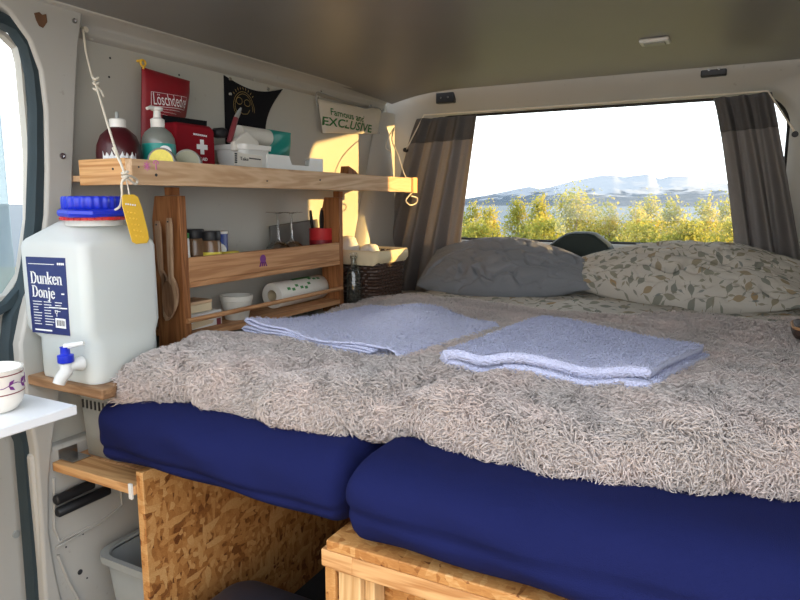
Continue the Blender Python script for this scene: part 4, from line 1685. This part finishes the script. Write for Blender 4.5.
for k in range(9):
    a = pi * .22 + pi * .56 * k / 8
    q = c + V((.0006, .050 * cos(a), .047 * sin(a)))
    tq = V((0, -sin(a), cos(a)))
    rq = V((0, cos(a), sin(a)))
    em.tube([q - rq * .004, q + rq * .004], .0008, 4)
    em.tube([q - tq * .0018, q + tq * .0018], .0007, 4)
drape(em, G, .0008).build('emblem', 'gold_ink', T)
for px, py in ((230, 79), (268, 89), (230, 94)):
    MB().lathe([(.005, 0), (.004, .003)], at(px, py, 'x', XK + .006), (1, 0, 0), 10).build('eyelet', 'steel', T)

# -- white printed bag hanging on a cord
XE = -1.236
b_, G = soft_bag([(318, 99), (382, 109), (378, 134), (323, 133)], XE, .014, 2.0, .004)
T = thing('printed_bag', 'white drawstring bag with green writing hanging near the rear corner', 'bag', at(350, 134, 'x', XE))
b_.build('bag', 'bag_white', T, angle=60)
o1, o2 = at(333, 114.5, 'x', XE + .0165), at(364, 122.5, 'x', XE + .0165)
drape(writing('Famous and', o1, o2 - o1, (0, 0, 1), (o2 - o1).length, .022, .015), G).build('lettering', 'green_print', T)
o1, o2 = at(326, 124.5, 'x', XE + .0165), at(374, 132.5, 'x', XE + .0165)
drape(writing('EXCLUSIVE', o1, o2 - o1, (0, 0, 1), (o2 - o1).length, .026, .02), G).build('lettering', 'green_print', T)
cp = ats([(318, 106), (316, 98), (318, 92), (330, 96), (350, 103), (365, 108), (376, 107), (382, 112), (382, 125), (379, 134)], 'x', XE + .006)
MB().tube(smooth_pts(cp), .0022, 6).build('cord', 'grey_plastic', T)
for q in ((318, 92), (368, 106)):
    MB().lathe([(.004, 0), (.006, .01), (.003, .014)], at(*q, 'x', XW), (1, 0, 0), 10).build('hanging_peg', 'steel', T)

# -- cord at the right end of the shelf
cp = [at(394, 128, 'x', -1.19), at(392, 140, 'x', -1.13), at(398, 155, 'x', -1.07), at(405, 176, 'x', -1.03), V((-1.03, 2.02, 1.08))]
sc_ = MB().tube(smooth_pts(cp), .0022, 7)
sc_.tube(smooth_pts([at(394, 128, 'x', -1.19), at(388, 138, 'x', -1.18), at(386, 148, 'x', -1.18), at(391, 151, 'x', -1.17)]), .002, 7)
sc_.tube(smooth_pts([V((-1.028, 2.022, 1.030)), at(406, 200, 'x', -1.025), at(410, 205, 'x', -1.025), at(416, 203, 'x', -1.025), at(417, 198, 'x', -1.025), at(411, 196, 'x', -1.025)]), .0024, 7)
o = sc_.build('hanging_string', 'rope')
props(o, 'thin white cord tied to the sunlit right end of the shelf', 'cord')

# ================================================================== RACK BELOW
XR = -1.10
T = thing('spice_rack', 'brown wooden rack with two tiers and a dowel rail below the pine shelf', 'rack', (-1.17, 1.36, .66))
for y0_, y1_, slant in ((1.036, 1.056, .02), (1.672, 1.692, 0)):
    xb_ = -1.188 if slant else -1.168
    pts = [V((xb_, y0_, .655)), V((XR, y0_, .655)), V((XR, y0_, 1.012)), V((xb_ + .012, y0_, 1.012)), V((xb_, y0_, .96))]
    MB().prism(pts, (0, y1_ - y0_, 0)).build('upright', 'oak_z', T, bevel=.002)
MB().box(XW, XR - .0155, 1.0565, 1.6715, .806, .818).build('middle_shelf', 'oak_y', T)
MB().box(XR - .015, XR, 1.0565, 1.6715, .819, .874).build('front_lip', 'oak_y', T, bevel=.0015)
MB().box(XR - .015, XR + .001, 1.0565, 1.6715, .806, .8185).build('edge_strip', 'oak_y', T, bevel=.0015)
MB().box(XW, XR, 1.0565, 1.6715, .683, .697).build('bottom_shelf', 'oak_y', T, bevel=.0015)
MB().tube([V((XR + .003, 1.040, .732)), V((XR + .003, 1.676, .732))], .006, 10).build('dowel_rail', 'oak_y', T)
for px in (172, 338):
    y = yx(px, -1.13, 190)
    MB().box(-1.14, -1.12, y - .012, y + .012, 1.0125, 1.0305).build('spacer_block', 'oak_z', T)
c = at(263, 260.5, 'x', XR + .0003)
sq = MB().lathe([(.0115, 0), (.0115, .0006)], c + V((0, 0, .004)), (1, 0, 0), 16)
for k in range(4):
    dy = -.009 + .006 * k
    sq.tube([c + V((.0006, dy, -.004)), c + V((.0006, dy + .003 * (k - 1.5) * .5, -.011)), c + V((.0006, dy + .003 * (k - 1.5), -.015))], .0017, 5)
sq.build('sticker', 'purple', T)

# wooden spoons on the left upright
def spoon(label, hx, top, neck, bowl, bw, y):
    t0, n0_, b0 = at(*top, 'y', y), at(*neck, 'y', y), at(*bowl, 'y', y)
    T = thing('wooden_spoon', label, 'spoon', (b0.x, y, b0.z))
    rings = []
    for k in range(9):
        p = t0.lerp(n0_, k / 8)
        w = (.0095 - .0025 * k / 8)
        if k == 0:
            w = .006
        rings.append([p + V((a, b, 0)) for a, b in rrect(0, 0, w, .0035, .003, 3)])
    L = (n0_ - b0).length
    d_ = (b0 - n0_).normalized()
    for k in range(1, 13):
        q = k / 12
        p = n0_ + d_ * (2 * L * q)
        w = .007 + (bw - .007) * (sin(pi * min(1, q * 1.02)) ** .7) if q < 1 else .003
        rings.append([p + V((a, b + (.0055 * sin(pi * q)), 0)) for a, b in rrect(0, 0, max(w, .003), .0035, .003, 3)])
    MB().loft(rings).build('handle', 'spoon', T)
    # hollow of the bowl
    c = n0_ + d_ * L
    G = []
    for i in range(8):
        r = .80 * i / 7
        G.append([(c.x + bw * r * cos(a), y - .0042 + .0055 * (1 - r * r) * .6 + (.0 if r < .8 else -.0), c.z + L * r * sin(a)) for a in np.linspace(0, 2 * pi, 25)[:-1]])
    MB().grid(np.array(G), uv=False, wrap=True).build('bowl', 'spoon_bowl', T, angle=180)
    MB().lathe([(.002, 0), (.002, .0012)], t0 + V((0, -.0035, -.008)), (0, -1, 0), 8).build('hole', 'dark_ink', T)


spoon('narrow wooden spoon hanging on the rack, beside the water canister', 0, (157.5, 221), (161, 270), (165, 285), .010, 1.027)
spoon('large wooden spoon with broad bowl hanging on the rack upright', 0, (169, 218), (171, 277), (169, 299), .0235, 1.018)

# middle tier
ZM = .8185


def jar(px0, px1, pytop, x, label, glass, cap, capcol, lab=None, caph=.022):
    y0_, y1_ = yx(px0, x, 245), yx(px1, x, 245)
    r = abs(y1_ - y0_) / 2 * .86
    y = (y0_ + y1_) / 2
    zt = at((px0 + px1) / 2, pytop, 'x', x).z
    B = V((x, y, ZM))
    T = thing('spice_jar', label, 'jar', B)
    H = zt - ZM
    MB().lathe([(r * .94, 0), (r, .003), (r, H - caph - .006), (r * .9, H - caph)], B, seg=24).build('body', glass, T)
    MB().lathe([(r * .97, H - caph), (r, H - caph + .002), (r, H - .002), (r * .95, H)], B, seg=24).build('cap', capcol, T)
    if lab:
        MB().lathe([(r + .0006, .010), (r + .0006, H * .55)], B, seg=24, cap=False).build('label', lab, T)
    return T


jar(182, 189, 233, -1.118, 'small white capped jar right against the rack upright', 'white_plastic', .02, 'green_print', 'paper', .012)
jar(185, 203, 229, -1.165, 'spice jar with black lid second along the rack', 'spice', .02, 'black')
jar(202, 219, 231, -1.14, 'spice jar with black lid and yellow label in front of the salt can', 'spice', .02, 'black', 'yellow_print')
y = (yx(206, -1.19, 240) + yx(225, -1.19, 240)) / 2
B = V((-1.195, y, ZM))
T = thing('salt_can', 'blue and white salt can behind the spice jars', 'can', B)
MB().lathe([(.034, 0), (.034, .100), (.033, .102)], B, seg=32).build('body', 'salt_blue', T)
MB().lathe([(.0345, .100), (.0345, .106), (.030, .107)], B, seg=32).build('lid', 'white_plastic', T)
fd = (CAM - B); fd.z = 0; fd.normalize(); sd = V((fd.y, -fd.x, 0)) * -1
MB().lathe([(.017, -.004), (.017, .0012)], B + fd * .0335 + sd * .012 + V((0, 0, .06)), fd, 24).build('logo_patch', 'white_ink', T)
c = at(230, 250, 'x', -1.15)
o = MB().prism([V((a, b, ZM)) for a, b in rrect(-1.15, c.y, .012, .025, .006, 4)], (0, 0, .056)).build('sponge', 'yellow_print', bevel=.003)
props(o, 'yellow sponge half hidden behind the rack lip', 'sponge')
# wine glasses upside down
for px, lb_, x in ((278, 'upturned wine glass left of its twin on the rack', -1.165), (291.5, 'upturned wine glass nearest to the red tin', -1.155)):
    y = yx(px, x, 230)
    zt = at(px, 212, 'x', x).z
    H = zt - ZM
    B = V((x, y, ZM))
    T = thing('wine_glass', lb_, 'glass', B, 'upturned wine glasses on the rack')
    MB().lathe([(.030, 0), (.036, .018), (.038, .035), (.033, .052), (.020, .064), (.006, .071)], B, seg=32, cap=False).build('bowl', 'glass', T, solid=.0012)
    MB().lathe([(.006, .070), (.0035, .078), (.0033, H - .010), (.006, H - .004)], B, seg=16, cap=False).build('stem', 'glass', T)
    MB().lathe([(.006, H - .005), (.020, H - .0022), (.033, H - .0012), (.034, H), (.010, H)], B, seg=32).build('foot', 'glass', T)
# slate board leaning on the wall
q = ats([(270, 226), (318, 219), (318, 246), (270, 252)], 'x', -1.232)
q[2].z = q[3].z = ZM
o = MB().prism([q[0], q[1], q[2] + V((.012, 0, 0)), q[3] + V((.012, 0, 0))], (-.006, 0, 0)).build('slate_board', 'slate_board', bevel=.003)
props(o, 'dark grey board leaning on the wall behind the wine glasses', 'board')
# red tin with utensils
y = (yx(312, -1.16, 240) + yx(333, -1.16, 240)) / 2
B = V((-1.165, y, ZM))
zt = at(322, 228, 'x', -1.165).z
T = thing('red_tin', 'red tin holding cutlery at the right end of the rack', 'tin', B)
H = zt - ZM
MB().lathe([(.036, 0), (.037, .002), (.037, H - .002), (.0375, H), (.0345, H), (.0345, .004)], B, seg=32).build('body', 'red_plastic', T)
MB().lathe([(.0374, H * .45), (.0376, H * .47), (.0376, H * .62), (.0374, H * .64)], B, seg=32, cap=False).build('ridge', 'red_bag', T)
UT = [(-.018, -.010, .055, .006, 'black', 'black handled utensil at the left in the red tin', 'spatula', -.02), (-.004, .012, .062, .010, 'steel', 'steel spoon in the middle of the red tin', 'spoon', .0),
      (.008, -.012, .055, .010, 'black', 'black ladle leaning in the red tin', 'ladle', .004), (.012, .016, .035, .009, 'steel', 'short steel fork at the right in the red tin', 'fork', .012)]
for dx, dy, h, w, mt, lb_, cat, lean in UT:
    p = B + V((dx, dy, .006))
    tp = B + V((dx, dy + lean, H + h))
    T = thing({'spatula': 'spatula', 'spoon': 'serving_spoon', 'ladle': 'ladle', 'fork': 'fork'}[cat], lb_, cat, p)
    nk = p.lerp(tp, .6)
    MB().tube([p, nk], .003, 8).build('handle', mt, T)
    ax = (tp - nk).normalized()
    L = (tp - nk).length
    rings = []
    for k in range(9):
        q_ = k / 8
        ww = .003 + (w - .003) * sin(pi * min(.97, q_ * .9 + .08)) ** .6
        c = nk + ax * L * q_
        rings.append([c + V((0, a, 0)) + V((b, 0, 0)) for a, b in rrect(0, 0, ww, .003, .0025, 3)])
    MB().loft(rings).build('head', mt, T)

# bottom tier
ZB = .6975
x = -1.14
y0_, y1_ = yx(185, x, 325), yx(222, x, 325)
T = thing('food_carton', 'white food carton with beige picture lying on the bottom tier', 'carton', (x, (y0_ + y1_) / 2, ZB))
MB().box(x - .075, x, y0_, y1_, ZB, ZB + .036).build('body', 'white_plastic', T, bevel=.001)
q = ats([(188, 331), (212, 323), (214, 320), (203, 319), (190, 325)], 'x', x + .0002)
MB().prism(q, (.0006, 0, 0)).build('picture', 'card', T)
q = at(219, 321, 'x', x)
MB().box(x, x + .0007, q.y - .008, q.y + .006, q.z - .008, q.z + .008).build('stamp', 'maroon', T)
x = -1.155
y0_, y1_ = yx(183, x, 308), yx(212, x, 308)
zt = at(200, 301, 'x', x).z
T = thing('book_box', 'pale wooden box resting on the white food carton', 'box', (x, (y0_ + y1_) / 2, ZB + .0365))
MB().box(x - .06, x, y0_, y1_, ZB + .0365, zt - .008).build('body', 'card', T, bevel=.001)
MB().box(x - .061, x + .001, y0_ - .001, y1_ + .001, zt - .0075, zt).build('lid', 'pine_y', T, bevel=.001)
# pot
x = -1.155
y = (yx(222, x, 300) + yx(250, x, 300)) / 2
B = V((x, y, ZB))
zt = at(236, 295, 'x', x).z
H = zt - ZB
r = (yx(250, x, 300) - yx(222, x, 300)) / 2 * .80
o = MB().lathe([(r * .70, 0), (r * .72, .002), (r * .95, H - .014), (r, H - .013), (r * 1.02, H), (r * .93, H), (r * .88, H - .014), (r * .64, .004)], B, seg=36).build('flower_pot', 'stone_pot', angle=30)
props(o, 'empty pale grey pot standing on the bottom tier behind the dowel', 'pot')
# paper towel roll in printed wrap
x = -1.172
y0_, y1_ = yx(272, x, 300), 1.664
r = .037
B = V((x, y0_, ZB + r))
T = thing('kitchen_roll', 'kitchen paper roll in printed wrap lying on the bottom tier', 'roll', (x, (y0_ + y1_) / 2, ZB))
L = y1_ - y0_
MB().lathe([(.016, .0), (r - .002, 0), (r, .003), (r, L - .004), (r - .003, L), (.016, L)], B, (0, 1, 0), 36, cap=False).build('roll', 'paper', T)
MB().lathe([(.0162, .002), (.0155, L - .002)], B, (0, 1, 0), 24, cap=False).build('core', 'card', T)
pr = MB()
rr = random.Random(4)
for k in range(9):
    a0_ = .1 + .9 * rr.random()
    yy0 = .03 + .02 * k
    A, C_ = [], []
    for s_ in range(5):
        a = a0_ + .22 * s_ / 4 + .1
        A.append(B + V((cos(a) * (r + .0007), yy0, sin(a) * (r + .0007))))
        C_.append(B + V((cos(a) * (r + .0007), yy0 + .014, sin(a) * (r + .0007))))
    pr.loft([A, C_], closed=False)
A, C_ = [], []
for s_ in range(9):
    a = 1.25 + .5 * s_ / 8
    A.append(B + V((cos(a) * (r + .0009), L * .35, sin(a) * (r + .0009))))
    C_.append(B + V((cos(a) * (r + .0009), L * .75, sin(a) * (r + .0009))))
pr.loft([A, C_], closed=False)
pr.build('wrap_print', 'green_print', T)

# ================================================================== BASKET AND BOTTLE
ZL = .6555
bx0, bx1, by0, by1 = -1.215, -1.025, 1.765, 1.965
bcx, bcy, bhx, bhy = (bx0 + bx1) / 2, (by0 + by1) / 2, (bx1 - bx0) / 2, (by1 - by0) / 2
T = thing('wicker_basket', 'dark brown wicker basket with cream cloth liner in the rear corner', 'basket', (bcx, bcy, ZL))
mb = MB()
NR = 17
zt = .835
for k in range(NR):
    z = ZL + .006 + (zt - ZL - .01) * k / (NR - 1)
    s_ = .93 + .07 * k / (NR - 1)
    ring = rrect(bcx, bcy, bhx * s_, bhy * s_, .02, 3)
    pts = []
    n_ = len(ring)
    # walk the outline evenly
    per = []
    for i in range(n_):
        a, b = V(ring[i]), V(ring[(i + 1) % n_])
        st_ = max(1, int((b - a).length / .0055))
        for q in range(st_):
            per.append(a.lerp(b, q / st_))
    for i, p in enumerate(per):
        dv_ = (p - V((bcx, bcy))).normalized()
        w = .0028 * sin(i * pi / 2 + k * pi)
        pts.append(V((p.x + dv_.x * w, p.y + dv_.y * w, z)))
    mb.tube(pts, .0058, 6, closed=True)
mb.build('wicker_body', 'wicker', T)
rings = [[V((a, b, ZL + .002)) for a, b in rrect(bcx, bcy, bhx * .9, bhy * .9, .02, 4)], [V((a, b, zt)) for a, b in rrect(bcx, bcy, bhx * .96, bhy * .96, .02, 4)]]
MB().loft(rings, cap=False).add(rings[0], [tuple(range(len(rings[0])))]).build('inner_lining', 'liner', T)
rings = []
for z, k in ((zt - .034, .0), (zt - .022, .006), (zt - .006, .006), (zt + .007, .003), (zt + .008, -.006), (zt - .01, -.008)):
    ring = rrect(bcx, bcy, bhx + .008 + k, bhy + .008 + k, .022, 6)
    rings.append([V((a, b, z + (.005 * sin(i * .8) if z < zt - .03 else .0015 * sin(i * 1.3)))) for i, (a, b) in enumerate(ring)])
MB().loft(rings, cap=False).build('cloth_liner', 'liner', T, angle=180)
# white bundles in the basket
for (dx, dy, r, h, lb_) in ((-.045, -.045, .040, .052, 'taller white wrapped bundle in the wicker basket'), (.030, -.025, .036, .026, 'lower white wrapped bundle in the wicker basket')):
    c = V((bcx + dx, bcy + dy, zt - .05))
    rings = []
    for k in range(11):
        a = pi * k / 10
        z = (1 - cos(a)) / 2 * (h + .05)
        rr_ = r * max(.05, sin(a)) ** .7
        rings.append([c + V(((rr_ * (1 + .12 * sin(3 * q + dx * 90 + k))) * cos(q), (rr_ * (1 + .12 * sin(3 * q + dx * 90 + k))) * sin(q), z)) for q in np.linspace(0, 2 * pi, 25)[:-1]])
    o = MB().loft(rings).build('paper_bundle', 'paper', angle=180)
    props(o, lb_, 'bundle')
B = V((-1.085, 1.728, ZL))
T = thing('glass_bottle', 'clear glass bottle standing between rack and wicker basket', 'bottle', B)
MB().lathe([(.020, 0), (.023, .003), (.023, .115), (.018, .135), (.009, .150), (.009, .165), (.0115, .167), (.0115, .173), (.009, .174)], B, seg=28, cap=False).build('body', 'bottle_glass', T)
MB().lathe([(.0095, .160), (.0105, .174), (.0115, .176), (.0115, .183), (.008, .185)], B, seg=20).build('stopper', 'glass', T)

# ================================================================== CANISTER
T = thing('canister_board', 'rough wooden board carrying the water canister', 'board', (-1.1, .86, .645))
MB().prism([V((-1.235, .738, .645)), V((-.998, .738, .645)), V((-.998, .765, .645)), V((-1.028, .80, .645)), V((-1.028, 1.02, .645)), V((-1.245, 1.02, .645))], (0, 0, .0195)).build('board', 'board_brown', T, bevel=.003)
MB().box(-1.2, -1.17, 1.015, 1.03, .49, .6445).build('leg', 'pine_z', T)

CX0, CX1, CY0, CY1 = -1.222, -1.030, .742, .912
ccx, ccy, chx, chy = (CX0 + CX1) / 2, (CY0 + CY1) / 2, (CX1 - CX0) / 2, (CY1 - CY0) / 2
T = thing('water_canister', 'translucent white water canister with blue cap and blue printed label', 'canister', (ccx, ccy, .665))
ZC = .665
secs = [(ZC, .90, .0, .02), (ZC + .006, .94, 0, .03), (.742, .94, 0, .03), (.756, .985, 0, .022), (.766, 1.0, 0, .02), (.915, 1.0, 0, .02), (.924, .985, 0, .024), (.930, .955, 0, .03), (.958, .60, 1, .045), (.963, .52, 1, .045)]
rings = []
for z, k, rd_, r in secs:
    # the foot is stepped in at the left and front only a little
    sh = .013 if k == .94 or k == .90 else 0
    ring = rrect(ccx + sh, ccy, chx * k - sh * .4, chy * k, r if not rd_ else min(r, chx * k * .95, chy * k * .95), 5)
    rings.append([V((a, b, z)) for a, b in ring])
body = MB().loft(rings).build('body', 'canister', T, angle=50)
# water inside, up to the level seen through the wall
wr = [[V((a, b, z)) for a, b in rrect(ccx + .006 * (z < .75), ccy, chx * k - .004, chy * k - .004, .026, 5)] for z, k in ((ZC + .004, .92), (.742, .92), (.766, .985), (.876, .985))]
MB().loft(wr).build('water', 'water', T)
# neck, red ring, blue collar and cap
capc = V((-1.090, .815, 0))
MB().lathe([(.050, .955), (.050, .985)], capc, seg=40).build('neck', 'canister', T)
rr_ = MB()
rr_.lathe([(.0505, .9655), (.0575, .9655), (.0575, .9715), (.0505, .9715)], capc, seg=40, cap=False)
for k in range(30):
    a = 2 * pi * k / 30
    q = capc + V((.0575 * cos(a), .0575 * sin(a), .9685))
    rr_.lathe([(.0002, -.0028), (.0024, 0), (.0002, .0028)], q, (0, 0, 1), 6)
rr_.build('tamper_ring', 'red_plastic', T)
cm = MB().lathe([(.050, .9725), (.053, .9725), (.053, .985), (.050, .985)], capc, seg=40, cap=False)
h0 = at(101, 214, 'x', -1.06)
cm.tube([capc + V((-.02, -.053, .979)), capc + V((.02, -.062, .978)), capc + V((.05, -.04, .978)), capc + V((.056, -.005, .979)), capc + V((.054, .03, .979))], .0075, 8)
cm.build('carry_ring', 'blue_cap', T)
rings = []
for z, k in ((.9855, .98), (.9865, 1.0), (1.004, 1.0), (1.008, .985), (1.0095, .93)):
    rings.append([capc + V((.0535 * k * (1 + .022 * sin(24 * a)) * cos(a), .0535 * k * (1 + .022 * sin(24 * a)) * sin(a), z)) for a in np.linspace(0, 2 * pi, 193)[:-1]])
MB().loft(rings).build('cap', 'blue_cap', T, angle=60)
# label on the front face
yl = CY0 - .0006
lq = [at(a, b, 'y', yl) for a, b in ((25.5, 256.5), (65, 258), (70, 336), (32.5, 332))]
lab = MB().prism(lq, (0, .0005, 0)).build('label', 'label_blue', T)


def lpt(u, v_):
    return lq[0].lerp(lq[1], u).lerp(lq[3].lerp(lq[2], u), v_) + V((0, -.0004, 0))


A, Bp = lpt(.10, .34), lpt(.93, .345)
serif_writing('Dunken', A, Bp - A, lq[0] - lq[3], (Bp - A).length * .97).build('lettering', 'white_ink', lab)
A, Bp = lpt(.11, .515), lpt(.70, .53)
serif_writing('Donje', A, Bp - A, lq[0] - lq[3], (Bp - A).length).build('lettering', 'white_ink', lab)
rw = random.Random(2)
fp = MB()


def dash(u0, u1, v_, h=.006):
    a, b = lpt(u0, v_), lpt(u1, v_)
    c_, d_ = lpt(u1, v_ + h * 2), lpt(u0, v_ + h * 2)
    fp.prism([a, b, c_, d_], (0, -.0004, 0))


for col_ in range(3):
    for k in range(9):
        u0 = .10 + .29 * col_
        if col_ == 2 and k > 3:
            continue
        dash(u0, u0 + .12 + .12 * rw.random(), .575 + .037 * k, .0045)
dash(.06, .72, .085, .004)
dash(.52, .98, .640, .008)
dash(.10, .55, .945, .010)
dash(.86, .93, .455, .008)
for k in range(4):
    dash(.80 + .045 * k, .83 + .045 * k, .065, .014)
fp.build('small_print', 'white_ink', lab)
bq = MB()
bq.prism([lpt(.66, .78), lpt(.92, .785), lpt(.92, .91), lpt(.66, .905)], (0, -.0004, 0))
bq.build('barcode_field', 'white_ink', lab)
bq = MB()
for k in range(9):
    u = .70 + .024 * k
    a = V((0, -.0005, 0))
    w = .008 if k % 3 else .013
    bq.prism([lpt(u, .805) + a, lpt(u + w, .805) + a, lpt(u + w, .88) + a, lpt(u, .88) + a], (0, -.0003, 0))
bq.build('barcode_line', 'dark_ink', lab)
gl = MB()
g = [lpt(.67, .68), lpt(.74, .68), lpt(.735, .71), lpt(.705, .725), lpt(.675, .71)]
gl.tube([p + V((0, -.0006, 0)) for p in g], .0006, 4, closed=True)
gl.tube([lpt(.705, .725), lpt(.705, .76)], .0006, 4)
gl.build('glass_symbol', 'white_ink', lab)
# tap at the near corner
tb = V((-1.058, CY0 + .004, .706))
dr = V((-.12, -1, 0)).normalized()
sp_ = MB().lathe([(.013, 0), (.014, .004), (.011, .012), (.010, .034)], tb, dr, 20)
e_ = tb + dr * .030
sp_.tube([e_ + V((0, 0, .006)), e_ + V((0, 0, -.008)), e_ + dr * .010 + V((-.004, 0, -.022)), e_ + dr * .013 + V((-.005, 0, -.030))], [.011, .0115, .011, .0105], 14)
tap = sp_.build('tap', 'white_plastic', T)
MB().lathe([(.0135, .008), (.014, .010), (.014, .021), (.0085, .023), (.008, .034), (.009, .036)], e_, seg=20).build('tap_collar', 'blue_cap', tap)
hd = MB()
hd.tube([e_ + V((0, 0, .036)), e_ + V((.012, .006, .039)), e_ + V((.034, .014, .044))], [.006, .005, .0035], 8)
hd.build('tap_lever', 'white_plastic', tap)

# rope from the roof and the yellow tag
rp = MB()
pA = [at(83, 30, 'x', -1.225), at(86, 52, 'x', -1.20), at(92, 76, 'x', -1.16)]
kn = at(96, 85, 'x', -1.14)
pB = [kn, at(104, 112, 'x', -1.09), at(114, 145, 'x', -1.03), at(124, 172, 'x', -1.0), at(127, 180, 'x', -.995)]
rp.tube(pA + pB, .0022, 8)
for k in range(3):
    c = kn + V((0, 0, .012 - .010 * k))
    rp.tube([c + V((.005 * cos(a), .005 * sin(a), .002 * sin(2 * a))) for a in np.linspace(0, 2 * pi, 11)[:-1]], .0022, 7, closed=True)
rp.tube([kn, at(101, 91, 'x', -1.13), at(104, 97, 'x', -1.125)], .002, 7)
rp.tube(smooth_pts([at(113, 148, 'x', -1.03), at(121, 164, 'x', -1.005), at(126, 176, 'x', -.995), at(135, 184, 'x', -1.0), at(137, 180, 'x', -1.0), at(129, 176, 'x', -.99), at(122, 182, 'x', -.99), at(122, 195, 'x', -1.0), at(120, 206, 'x', -1.02), at(115, 210, 'x', -1.03)]), .0022, 7)
kn2 = at(125, 176, 'x', -.995)
for k in range(3):
    c = kn2 + V((0, 0, .006 - .006 * k))
    rp.tube([c + V((.005 * cos(a), .005 * sin(a), .002 * sin(a))) for a in np.linspace(0, 2 * pi, 11)[:-1]], .0022, 7, closed=True)
rp.tube([kn2, at(128, 187, 'x', -.99), at(130, 199, 'x', -.985)], .0012, 6)
rp.lathe([(.006, 0), (.006, .01)], at(83, 30, 'x', -1.236), (1, 0, 0), 10)
o = rp.build('hanging_rope', 'rope', base=pA[0])
props(o, 'knotted white rope hung from the roof rail and tied to the canister cap', 'rope')
XG = -.985
outline = ats([(122, 196), (124, 194.5), (134, 194.5), (138, 197), (142, 208), (148, 232), (149, 239), (147, 243), (136, 244), (132, 242), (128, 228), (122, 206)], 'x', XG)
T = thing('yellow_tag', 'yellow plastic tag dangling from the rope beside the canister cap', 'tag', outline[8])
MB().prism(outline, (.003, -.002, 0)).build('plate', 'yellow_tag', T, bevel=.001)
dt = MB()
for k in range(5):
    for j in range(3):
        px, py = 128 + 3.4 * j + 2.1 * k, 212 + 6 * k + .5 * j
        q = at(px, py, 'x', XG + .0035)
        dt.lathe([(.0016, 0), (.0012, .0008)], q, (1, -.6, 0), 6)
dt.build('raised_dot', 'yellow_tag', T)
q = MB()
for k in range(5):
    a = at(126 + 2.3 * k, 204 + .3 * k, 'x', XG + .0036)
    q.box(a.x - .0005, a.x + .0005, a.y - .0012, a.y + .0012, a.z - .0015, a.z + .0015)
q.build('small_print', 'white_ink', T)

# ================================================================== TABLE AND MUG
ZT = .68
cn = at(77, 405, 'z', ZT)
T = thing('folding_table', 'white laminate table corner at the left border', 'table', (cn.x - .15, cn.y - .2, 0))
MB().box(cn.x - .30, cn.x, cn.y - .50, cn.y, ZT - .016, ZT).build('table_top', 'white_board', T, bevel=.002)
MB().tube([V((cn.x - .22, cn.y - .40, 0)), V((cn.x - .22, cn.y - .40, ZT - .016))], .018, 16).build('leg', 'grey_plastic', T)
c = at(-6, 410, 'z', ZT)
T = thing('mug', 'cream mug with purple vine band on the white table', 'mug', c)
R_ = .044
MB().lathe([(.030, .0004), (.034, .003), (.040, .012), (R_, .025), (R_, .064), (R_ + .001, .067), (R_ - .002, .067), (R_ - .004, .064), (R_ - .004, .025), (.030, .010)], c, seg=48).build('body', 'ceramic', T)
bd = MB()
for h in (.059, .030):
    bd.lathe([(R_ + .0004, h), (R_ + .0006, h + .0008), (R_ + .0004, h + .0016)], c, seg=48, cap=False)
bd.build('band', 'maroon', T)
vn = MB()
for k in range(36):
    a, a2 = 2 * pi * k / 36, 2 * pi * (k + 1) / 36
    f_ = lambda q: c + V(((R_ + .0006) * cos(q), (R_ + .0006) * sin(q), .044 + .003 * sin(q * 6)))
    vn.tube([f_(a), f_(a2)], .0006, 4)
    if k % 3 == 0:
        q = f_(a)
        nrm_ = V((cos(a), sin(a), 0))
        tq = V((-sin(a), cos(a), 0))
        for s_ in (1, -1):
            b0 = q + tq * .004 + V((0, 0, .006 * s_))
            vn.prism([q, q + tq * .006 + V((0, 0, .002 * s_)), q + tq * .009 + V((0, 0, .008 * s_)), q + tq * .002 + V((0, 0, .006 * s_))], nrm_ * .0008)
vn.build('vine_print', 'purple', T)
hp = [c + V((-.040, -.02, .054)), c + V((-.062, -.03, .054)), c + V((-.070, -.034, .040)), c + V((-.060, -.03, .028)), c + V((-.040, -.02, .022))]
MB().tube(hp, .005, 8).build('handle', 'ceramic', T)

# ================================================================== LIGHT
w = bpy.data.worlds.new('sky')
S.world = w
w.use_nodes = True
nt = w.node_tree
nt.nodes.clear()
out = nt.nodes.new('ShaderNodeOutputWorld')
bg = nt.nodes.new('ShaderNodeBackground')
tc = nt.nodes.new('ShaderNodeTexCoord')
sx = nt.nodes.new('ShaderNodeSeparateXYZ')
rp_ = nt.nodes.new('ShaderNodeValToRGB')
nt.links.new(tc.outputs['Generated'], sx.inputs[0])
nt.links.new(sx.outputs[2], rp_.inputs[0])
e = rp_.color_ramp.elements
e[0].position, e[0].color = 0.0, (.93, .945, .95, 1)
e[1].position, e[1].color = .9, (.74, .82, .93, 1)
x_ = e.new(.18)
x_.color = (.90, .94, .98, 1)
nt.links.new(rp_.outputs[0], bg.inputs[0])
bg.inputs[1].default_value = 2.7
nt.links.new(bg.outputs[0], out.inputs[0])

sd_ = bpy.data.lights.new('low_sun', 'SUN')
so = bpy.data.objects.new('low_sun', sd_)
COL.objects.link(so)
el = radians(5.6)
to_sun = V((.894 * cos(el), .447 * cos(el), sin(el))).normalized()
so.rotation_euler = to_sun.to_track_quat('Z', 'Y').to_euler()
so.location = (3, 3, 3)
sd_.energy = 19.0
sd_.color = (1.0, .60, .20)
sd_.angle = radians(.8)

S.view_settings.view_transform = 'Standard'
S.view_settings.look = 'None'
S.view_settings.gamma = 1
S.view_settings.use_curve_mapping = False
S.view_settings.exposure = 0.4
